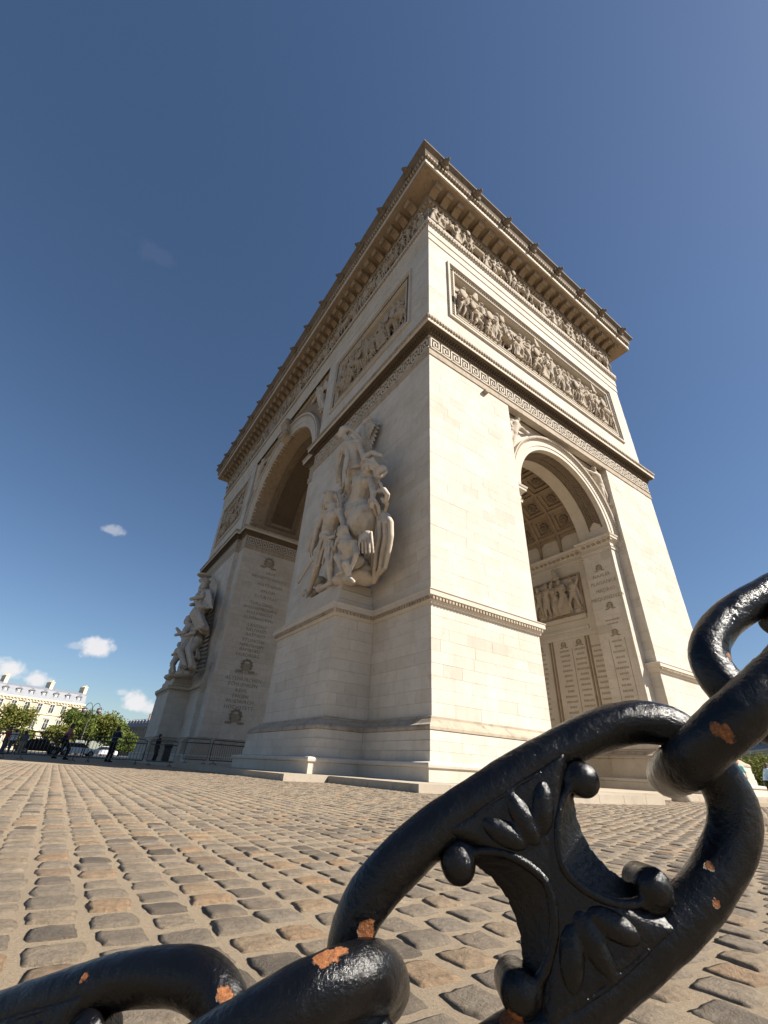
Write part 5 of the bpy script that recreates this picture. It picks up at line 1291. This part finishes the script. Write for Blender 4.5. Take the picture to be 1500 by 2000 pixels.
# ------------------------------------------------------------------ buildings round the square
M_cream = simple('cream_facade', (.62,.52,.36), .85, nscale=.35, namt=.15); M_trim = simple('cream_trim', (.66,.56,.40), .85, nscale=.6, namt=.12); M_slate = simple('zinc_roof', (.19,.20,.23), .6, nscale=.8, namt=.25)
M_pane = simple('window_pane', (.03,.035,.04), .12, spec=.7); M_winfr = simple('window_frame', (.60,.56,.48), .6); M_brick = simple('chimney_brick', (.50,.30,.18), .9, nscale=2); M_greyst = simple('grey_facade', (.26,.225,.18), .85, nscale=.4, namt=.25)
def building(name, label, p, q, floors, eave, roof_h, pitch, wall_m, depth=14, roof_top=.55, chim=(.2,.55,.85), dorm=True, setup=None):
    """p, q: ends of the street front on the ground, seen left to right"""
    p, q = Vector(p), Vector(q); d = (q-p); L_ = d.length; d.normalize(); n_ = Vector((d.y, -d.x, 0))
    rt = root(name, label, 'building', (p+q)/2)
    m4 = Matrix((d, -n_, Vector((0,0,1)))).transposed().to_4x4(); m4.translation = p
    mb = MB(); mb.box(0,.12,0,L_,depth,eave); wo_ = link('wall', mb.mesh('wall', wall_m), rt, m4)
    mb = MB(); mb.box(-.25,-.5,eave-.5,L_+.25,.3,eave); mb.box(-.1,-.2,eave-1.1,L_+.1,.3,eave-.5)
    for k in range(int(L_/.9)): mb.box(.9*k+.1,-.4,eave-.8,.9*k+.5,-.15,eave-.5)
    mb.box(-.05,-.12,eave*.36,L_+.05,.3,eave*.36+.35); mb.box(-.05,-.1,eave*.70,L_+.05,.3,eave*.70+.3)
    link('cornice', mb.mesh('cornice', M_trim if wall_m is M_cream else wall_m), rt, m4)
    nb = int(L_/pitch); off = (L_-nb*pitch)/2
    for z0, hgt, wd, ped in floors:
        for k in range(nb):
            u = off+pitch*(k+.5)
            mb = MB(); mb.box(u-wd/2-.22,-.06,z0-.2,u-wd/2,.14,z0+hgt+.25); mb.box(u+wd/2,-.06,z0-.2,u+wd/2+.22,.14,z0+hgt+.25); mb.box(u-wd/2-.22,-.12,z0+hgt,u+wd/2+.22,.14,z0+hgt+.28); mb.box(u-wd/2-.3,-.2,z0-.25,u+wd/2+.3,.14,z0-.05)
            mb.box(u-.05,.02,z0,u+.05,.1,z0+hgt); mb.box(u-wd/2,.025,z0+hgt*.62,u+wd/2,.1,z0+hgt*.62+.09)
            if ped: mb.prism([(u-wd/2-.35,0,z0+hgt+.28),(u+wd/2+.35,0,z0+hgt+.28),(u,0,z0+hgt+.8)], (0,-.25,0), (0,.13,0))
            w_ = link('window', mb.mesh('window', M_winfr if wall_m is M_cream else wall_m), rt, m4)
            mb = MB(); mb.box(u-wd/2,.06,z0-.05,u+wd/2,.115,z0+hgt); link('pane', mb.mesh('pane', M_pane), w_)
    mb = MB(); s_ = roof_h*roof_top
    pr_ = [(.0,eave),(.0+s_*.55,eave+roof_h*.78),(s_*.55+1.5,eave+roof_h),(depth-1,eave+roof_h*.9),(depth,eave)]
    mb.prism([(0,y,z) for y, z in pr_], (0,0,0), (L_,0,0)); ro = link('roof', mb.mesh('roof', M_slate), rt, m4)
    if dorm:
        for k in range(nb):
            u = off+pitch*(k+.5)
            mb = MB(); mb.box(u-.75,.35,eave+.4,u-.5,2.2,eave+2.1); mb.box(u+.5,.35,eave+.4,u+.75,2.2,eave+2.1); mb.prism([(u-.95,0,eave+2.1),(u+.95,0,eave+2.1),(u,0,eave+2.75)], (0,.25,0), (0,2.4,0)); mb.box(u-.04,.42,eave+.4,u+.04,.5,eave+2.1)
            dw = link('dormer', mb.mesh('dormer', M_slate), rt, m4); mb = MB(); mb.box(u-.5,.5,eave+.4,u+.5,.6,eave+2.1); link('pane', mb.mesh('pane', M_pane), dw)
            mb = MB(); mb.box(u-.32,.46,eave+.5,u-.06,.52,eave+2.0); mb.box(u+.06,.46,eave+.5,u+.32,.52,eave+2.0); link('curtain', mb.mesh('curtain', M_winfr), dw)
    for t in chim:
        u = L_*t; mb = MB(); mb.box(u-.5,2.0,eave+roof_h*.6,u+.5,6,eave+roof_h+2.0); mb.box(u-.6,1.9,eave+roof_h+1.7,u+.6,6.1,eave+roof_h+1.95)
        for j in range(4): mb.box(u-.18,2.4+j*.9,eave+roof_h+2.0,u+.18,2.75+j*.9,eave+roof_h+2.5)
        link('chimney', mb.mesh('chimney', M_trim if wall_m is M_cream else M_brick), rt, m4)
    return rt
sc_b = 14.6/17.0
pR, pL = at_dist(131,1468,223*sc_b,-.05), at_dist(0,1460,216*sc_b,-.05); dvec = (pR-pL).normalized()
pL = pR-dvec*40
fl = [(1.0,2.6,1.3,False),(6.0,3.0,1.35,True),(10.9,2.35,1.3,False)]
building('town_house', 'cream stone mansion with grey mansard roof and dormers at the left edge', pL, pR, fl, 14.6, 3.6, 3.55, M_cream, chim=(.40,.72,.985))
pA, pB = at_dist(228,1473,250,-.05), at_dist(330,1478,205,-.05)
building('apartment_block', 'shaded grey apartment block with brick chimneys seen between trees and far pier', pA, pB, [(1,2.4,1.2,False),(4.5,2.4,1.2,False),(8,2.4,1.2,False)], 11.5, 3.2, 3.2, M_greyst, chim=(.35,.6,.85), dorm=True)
pC, pD = at_dist(1440,1543,235,-.05), at_dist(1560,1550,195,-.05)
building('town_house', 'cream building with grey roof glimpsed past the chain at the right edge', pC, pD, [(1,2.6,1.2,False),(6,2.6,1.2,True),(9.6,2.0,1.2,False)], 12.6, 3.6, 3.2, M_cream, chim=(.2,.5,.8))
print('TRIS', sum(len(m.polygons)*2 for m in bpy.data.meshes), 'OBJ', len(bpy.data.objects))
